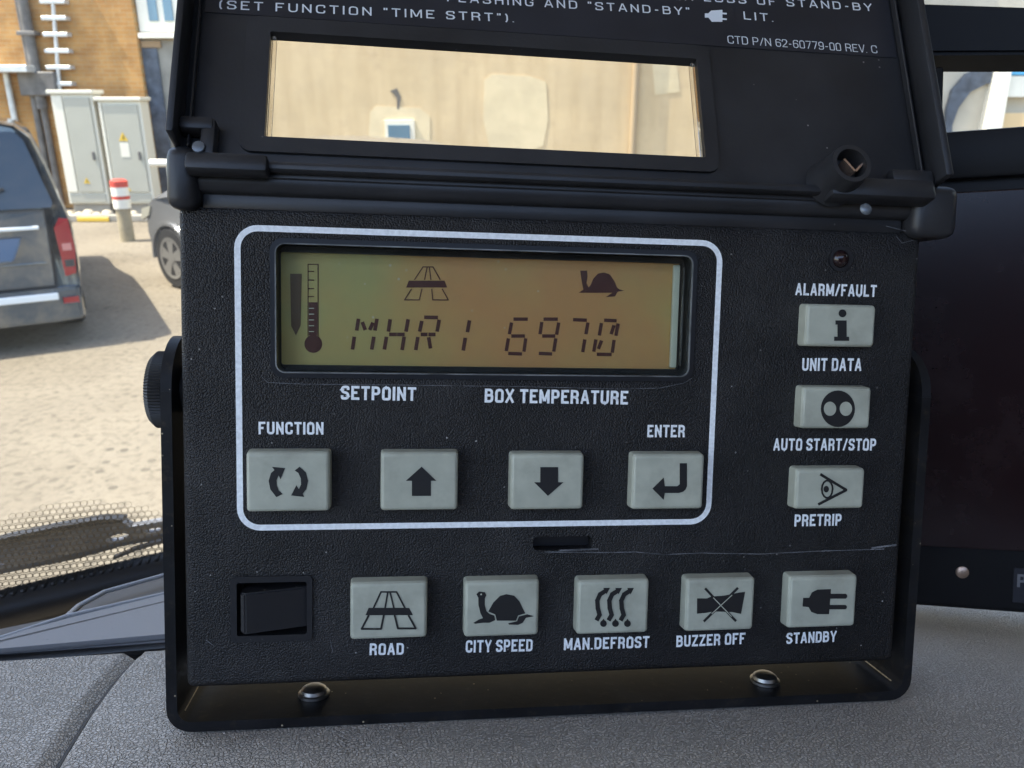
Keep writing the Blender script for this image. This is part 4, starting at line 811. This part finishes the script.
sym(k, ZF, 3.657, (), [([(232, 248), (298, 316)], 3), ([(300, 238), (226, 306)], 3)], mt=M['button'], lift=0.0003)
k = key(823, 602, 0.0200, 0.0148); sym(k, ZF, 3.657, [[(560, 248), (582, 248), (592, 228), (612, 218), (662, 216), (655, 308), (612, 308), (590, 300), (580, 282), (558, 280)], circ(713, 242, 9, 12), circ(712, 282, 8, 12)], [([(662, 242), (712, 242)], 18), ([(660, 282), (711, 282)], 16)])
# ---- rocker switch: frame and tilted rocker
rk = cp('rocker_switch', ring_prism(rrect(ra.x - .0004, rb.x + .0004, rb.y - .0004, ra.y + .0004, .0012, 3), rrect(ra.x + .0012, rb.x - .0010, rb.y + .0013, ra.y - .0012, .0005, 3), -0.0055, 0.0006), M['rocker'])
a = PP(244, 590, 0.001); b_ = PP(309, 630, 0.001)
bm = bmesh.new(); q = [(a.x - .0012, -0.0060), (a.x - .0006, 0.0024), (a.x + .0006, 0.0034), (b_.x + .0002, -0.0012), (b_.x + .0002, -0.0060)]
prism(bm, q, b_.y + .0002, a.y - .0002, 1); bmesh.ops.bevel(bm, geom=bm.edges[:], offset=0.0004, segments=2, affect='EDGES'); cp('rocker', bm, M['rocker'], rk, 30)
# ---- fault lamp
ld = cp('indicator_lamp', ring_prism(circ(lc.x, lc.y, 0.0033, 28), circ(lc.x, lc.y, 0.0024, 28), -0.003, 0.0005), M['recess'], smooth=30)
bm = bmesh.new(); lathe(bm, [(0.0024, -0.003), (0.0024, 0.0002), (0.0021, 0.0010), (0.0014, 0.0016), (0.0006, 0.0019)], 24, Matrix.Translation((lc.x, lc.y, 0))); cp('lens', bm, M['led'], ld, 60)

# ---- hinge lugs on the body
for ua, ub, va, vb, wf in ((-0.0158, -0.0085, 0.0790, 0.0940, 0.0045), (0.1765, 0.1895, 0.0785, 0.0925, 0.0045)):
    cp('hinge_lug', nbox(ua, ub, va, vb, -0.012, wf, 0.0028, 3), M['lid'], smooth=35)
bm = bmesh.new(); cyl(bm, (-0.009, 0.0865, -0.001), (0.1765, 0.0865, -0.001), 0.0032, n=20); cp('hinge_rod', bm, M['lid'], smooth=40)
cp('hinge_ledge', nbox(-0.0085, 0.176, 0.0798, 0.0838, -0.012, -0.0005, 0.0008, 2), M['lid'], smooth=35)

# ---- lid (lid frame: u across, s up the lid, n towards the viewer)
LPRE = PRE @ ML
SL = 0.116
lid = cp('lid', nbox(-0.0142, 0.1835, 0.0035, SL, -0.0025, 0, 0.0008, 2), M['lid'], pre=LPRE, smooth=35)
WA = (0.0066, 0.1189, 0.0139, 0.0437)
c = prism(bmesh.new(), [(WA[0], WA[2]), (WA[1], WA[2]), (WA[1], WA[3]), (WA[0], WA[3])], -0.02, 0.02); c.transform(LPRE); bmesh.ops.recalc_face_normals(c, faces=c.faces[:]); carve(lid, [c])
def lp(name, bm, mt, par=lid, smooth=False): return link(name, bm, mt, par, smooth, pre=LPRE)
lp('side_wall', nbox(-0.0142, -0.0124, 0.010, SL - .001, 0.0001, 0.0085, 0.0006, 2), M['lid'], smooth=35)
lp('side_wall', nbox(0.1812, 0.1835, 0.008, SL - .001, 0.0001, 0.0085, 0.0006, 2), M['lid'], smooth=35)
lp('inner_rib', nbox(0.1790, 0.1796, 0.010, SL - .004, 0.0001, 0.0022, 0.0002, 1), M['lid'])
lp('inner_rib', nbox(-0.0110, -0.0104, 0.010, SL - .004, 0.0001, 0.0022, 0.0002, 1), M['lid'])
lp('end_wall', nbox(-0.0124, 0.1812, SL - .0025, SL - .0006, 0.0001, 0.0085, 0.0006, 2), M['lid'], smooth=35)
# window frame lip and clear pane
lp('window_frame', ring_prism(rrect(WA[0] - .0058, WA[1] + .0036, WA[2] - .0040, WA[3] + .0042, .003), rrect(WA[0] + .0001, WA[1] - .0001, WA[2] + .0001, WA[3] - .0001, .0004), 0.0001, 0.0011), M['lid'], smooth=35)
lp('window_pane', nbox(WA[0] - .0016, WA[1] + .0016, WA[2] - .0016, WA[3] + .0016, -0.0036, -0.0028), M['pane'])
M['clear'] = mat('clear_window_edge', (0.62, 0.52, 0.36), 0.25, spec=0.6)
for a0, a1 in ((WA[0] + .0002, WA[0] + .0013), (WA[1] - .0013, WA[1] - .0002)): lp('pane_edge', nbox(a0, a1, WA[2] + .0003, WA[3] - .0003, -0.0024, -0.0003, 0.0002, 1), M['pane'])
lp('ridge', nbox(0.004, 0.172, 0.0042, 0.0066, 0.0001, 0.0032, 0.001, 2), M['lid'], smooth=35)
# label film on the lid
fa = LP(300, 33); fb = LP(890, 72)
lp('label_film', nbox(-0.0098, 0.1785, WA[3] + .0050, SL - .006, 0.00005, 0.00022), M['lidlabel'])
# hinge arms
bm = bmesh.new(); box(bm, -0.0105, 0.0085, 0.0025, 0.0072, 0.0001, 0.0052, 0.0012, 2); box(bm, -0.0075, -0.0040, 0.0065, 0.0165, 0.0001, 0.0046, 0.001, 2); box(bm, -0.0125, -0.0045, 0.0130, 0.0165, 0.0002, 0.0050, 0.001, 2); lp('hinge_arm', bm, M['lid'], smooth=35)
bm = bmesh.new(); box(bm, 0.1500, 0.1795, 0.0022, 0.0078, 0.0001, 0.0062, 0.0012, 2); box(bm, 0.1690, 0.1810, 0.0075, 0.0118, 0.0002, 0.0042, 0.001, 2); lp('hinge_arm', bm, M['lid'], smooth=35)
c = LP(692 / 4.52 + 0 + 716.5, 210, 0.0064)
c = LP(866, 209, 0.0064); bm = bmesh.new(); lathe(bm, [(0.0016, 0), (0.0014, 0.0006), (0.0008, 0.0009)], 16, Matrix.Translation((c.x, c.y, 0.0062))); lp('rivet_and_glint', bm, M['rivet_and_glint'], smooth=50)  # blue highlight spot, built as a small dull dome
c = LP(198, 146, 0.0055); bm = bmesh.new(); lathe(bm, [(0.0015, 0), (0.0014, 0.0004), (0.0008, 0.0006)], 16, Matrix.Translation((c.x, c.y, 0.0050))); lp('rivet_and_glint', bm, M['rivet_and_glint'], smooth=50)
# hollow latch post
c = LP(852, 163, 0.011)
bm = bmesh.new(); lathe(bm, [(0.0068, 0.0001), (0.0060, 0.003), (0.0052, 0.011), (0.0040, 0.011), (0.0037, 0.006)], 28, Matrix.Translation((c.x, c.y, 0))); lp('latch_post', bm, M['lid'], smooth=45)
for pa, pb_ in (((843, 160), (854, 172)), ((854.5, 172), (866, 160))):
    qa = LP(*pa, 0.009); qb = LP(*pb_, 0.009); d_ = (qb - qa).normalized(); n_ = Vector((-d_.y, d_.x, 0)) * 0.00028; bm = bmesh.new(); prism(bm, [((qa + n_).x, (qa + n_).y), ((qb + n_).x, (qb + n_).y), ((qb - n_).x, (qb - n_).y), ((qa - n_).x, (qa - n_).y)], 0.0062, 0.0096); lp('latch_clip', bm, M['bronze'])
# lettering on the lid
HL = 0.00255
def lidtext(s, xa, ya, xb, yb, h=HL, gw=0.60, gap=0.34, t=0.13, space=0.62):
    a = LP(xa, ya); b_ = LP(xb, yb); letter('lettering', s, a, b_, h, 0.0003, M['printlid'], lid, gw, gap, t, space, pre=LPRE)
lidtext('(SET FUNCTION "TIME STRT").', 219, 9.5, 514, 23)
lidtext('FLASHING AND "STAND-BY"', 447, 2.2, 689.5, 16.2)
lidtext('LIT.', 743.5, 20, 773, 22.5)
lidtext('WHEN LOSS OF STAND-BY', 645, -1.5, 872, 12)
lidtext('LE', 410, -1.5, 425, -0.4)
lidtext('CTD P/N 62-60779-00 REV. C', 727.5, 44, 877, 54, 0.0025, 0.50, 0.12, 0.085, 0.34)
ZL = zoomf(560, 0, 2.844)
flat_mesh('plug_symbol', M['printlid'], lid, lambda a, b_: LP(a, b_, 0.0003), [[ZL(*q) for q in p] for p in ([(412, 38), (422, 38), (430, 30), (462, 28), (462, 62), (432, 62), (422, 50), (412, 50)],)], [([ZL(462, 38), ZL(473, 39)], 1.6), ([ZL(462, 54), ZL(473, 55)], 1.6)], pre=LPRE)

# ---- bracket with knob and screws
T = 0.0027; ul, ur = -0.0193, 0.1888; vb = VD + 0.0007; wf, wb = -0.0015, -0.0285; vt = 0.0345; wc_ = (wf + wb) / 2
bm = bmesh.new()
def Upath(ins):
    r = 0.0062 - ins; o = [(ul + ins, vt)]
    for k_ in range(7): a = R(180 + 15 * k_); o.append((ul + ins + r + r * math.cos(a), vb + ins + r + r * math.sin(a)))
    for k_ in range(7): a = R(270 + 15 * k_); o.append((ur - ins - r + r * math.cos(a), vb + ins + r + r * math.sin(a)))
    o.append((ur - ins, vt)); return o
oo, ii = Upath(0), Upath(T); n = len(oo)
V = [[bm.verts.new((p[0], p[1], z)) for p in L] for L, z in ((oo, wb), (oo, wf), (ii, wf), (ii, wb))]
for a, b_ in ((0, 1), (1, 2), (2, 3), (3, 0)):
    for k_ in range(n - 1): bm.faces.new((V[a][k_], V[a][k_ + 1], V[b_][k_ + 1], V[b_][k_]))
for e_ in (0, n - 1): bm.faces.new([V[j][e_] for j in range(4)])
rr = (wf - wb) / 2
for ua, ub in ((ul, ul + T), (ur - T, ur)):
    pts = [(vt + 0.00002 + rr * math.sin(R(t)), wc_ + rr * math.cos(R(t))) for t in range(0, 181, 12)]; prism(bm, pts, ua, ub, 0)
br = cp('bracket', bm, M['steel'], smooth=30)
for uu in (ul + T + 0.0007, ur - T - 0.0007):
    cyl(bm := bmesh.new(), (uu, vb + T + 0.0011, wf - 0.004), (uu, vb + T + 0.0011, wf - 0.024), 0.00028, n=8); cp('painted_bend_highlight', bm, M['bend_glint'], br)  # light catching the bracket bend, added as thin tan strips
kc = PP(160, 389.5, -0.0145)
bm = bmesh.new(); N = 150; prof = [(ul - 0.0002, 0.0092), (ul - 0.0010, 0.0102), (ul - 0.0040, 0.0102), (ul - 0.0054, 0.0088)]
rings = []
for u_, r_ in prof:
    rings.append([bm.verts.new((u_, kc.y + (r_ - (0.0004 if k_ % 2 else 0)) * math.cos(2 * math.pi * k_ / N), -0.0145 + (r_ - (0.0004 if k_ % 2 else 0)) * math.sin(2 * math.pi * k_ / N))) for k_ in range(N)])
for a, b_ in zip(rings[:-1], rings[1:]):
    for k_ in range(N): bm.faces.new((a[k_], a[(k_ + 1) % N], b_[(k_ + 1) % N], b_[k_]))
bm.faces.new(rings[0]); bm.faces.new(rings[-1][::-1]); cp('knob', bm, M['knob'], br)
bm = bmesh.new(); cyl(bm, (ul + T, kc.y, -0.0145), (U0 + .0005, kc.y, -0.0145), 0.006, n=20); cp('spacer', bm, M['knob'], br, 40)
bm = bmesh.new(); cyl(bm, (ur - T, kc.y, -0.0145), (U1 - .0005, kc.y, -0.0145), 0.006, n=20); cp('spacer', bm, M['knob'], br, 40)
for px, py in ((314, 688), (765, 675)):
    c = PV(px, py, vb + T + 0.002); bm = bmesh.new(); mt = Matrix.Translation((c.x, vb + T, c.z)) @ Matrix.Rotation(R(-90), 4, 'X')
    lathe(bm, [(0.0043, 0.0001), (0.0043, 0.0008), (0.0036, 0.0010), (0.0034, 0.0019), (0.0024, 0.0026), (0.0012, 0.0028)], 24, mt); cp('screw', bm, M['chrome'], br, 35)

# =================================================================== second device on the right
e1 = (CW @ Vector((0.9615, -0.005, 0.2746))).normalized(); e2 = (CW @ RP @ Vector((0, 1, 0))); e2 = (e2 - e1 * e1.dot(e2)).normalized(); e3 = e1.cross(e2)
o2 = MP @ PP(913, 606, -0.052)
M2 = Matrix(((e1.x, e2.x, e3.x, o2.x), (e1.y, e2.y, e3.y, o2.y), (e1.z, e2.z, e3.z, o2.z), (0, 0, 0, 1))); M2I = M2.inverted()
def D2(px, py, n=0.0): return _hit(M2I, px, py, 2, n)
M['gloss'] = dusty(mat('terminal_screen', (0.014, 0.005, 0.006), 0.2, spec=0.5), (0.06, 0.045, 0.045), 18, 0.48, 0.75, 0.4)
M['term'] = mat('terminal_plastic', (0.008, 0.008, 0.009), 0.5, spec=0.25, bump=('noise', 600, 0.1, 0.0004))
h0 = 0.0; h1 = D2(1000, 127).y; hw = D2(1000, 55).y; ht = D2(990, 5).y; L2 = 0.26
t2 = thing('display_terminal', 'black glossy terminal unit standing right of the controller', 'terminal', M2)
hs = link('housing', nbox(-0.02, L2, h0, h1, -0.03, 0, 0.002, 3), M['term'], t2, 35)
sa = D2(915, 545); sb_ = D2(1000, 190)
link('screen', nbox(-0.012, L2 - 0.01, sa.y, sb_.y, 0.0001, 0.0012, 0.0005, 2), M['gloss'], t2)
link('brow', nbox(-0.02, L2, sb_.y + 0.004, h1 - .001, 0.0001, 0.004, 0.0012, 2), M['term'], t2, 35)
q = [D2(*p, -0.004) for p in ((895, 54.5), (1190, 53), (1190, 12), (895, 2))]; bm = bmesh.new(); prism(bm, [(p.x, p.y) for p in q], -0.026, -0.004); bmesh.ops.bevel(bm, geom=bm.edges[:], offset=0.0012, segments=2, affect='EDGES'); link('top_bar', bm, M['term'], t2, 35)
pxl = D2(945, 90, -0.004).x
link('post', nbox(-0.02, pxl, h1 + .0002, hw - .0002, -0.022, -0.006, 0.001, 2), M['term'], t2, 35)
link('post', nbox(L2 - 0.02, L2, h1 + .0002, hw - .0002, -0.022, -0.006, 0.001, 2), M['term'], t2, 35)
c = D2(962, 572); bm = bmesh.new(); lathe(bm, [(0.0021, 0.0001), (0.0021, 0.0006), (0.0012, 0.0011)], 20, Matrix.Translation((c.x, c.y, 0))); link('screw', bm, mat('copper_screw', (0.50, 0.36, 0.27), 0.35, 0.8), t2, 40)
a = D2(1012, 602); b_ = D2(1012, 567); link('name_plate', nbox(a.x, a.x + 0.06, a.y, b_.y, 0.0001, 0.0006, 0.0002, 1), M['lidlabel'], t2)
a = D2(1017, 587, 0.0008); b_ = D2(1017, 574, 0.0008); letter('lettering', 'P', a, a + Vector((0.0028, 0, 0)), (b_ - a).length, 0.0008, mat('dim_print', (0.16, 0.16, 0.165), 0.6), t2)
# support foot down to the dashboard, out of the picture on the right
ft = (M2I @ MP).to_3x3() @ Vector((0, -1, 0)); p0 = Vector((0.17, 0.004, -0.018)); pw = MPI @ (M2 @ p0); gap = pw.y - VD
bm = bmesh.new(); cyl(bm, p0, p0 + ft * (gap + 0.001), 0.012, 0.016, 20); link('foot', bm, M['term'], t2, 35)
print('terminal gap', gap)
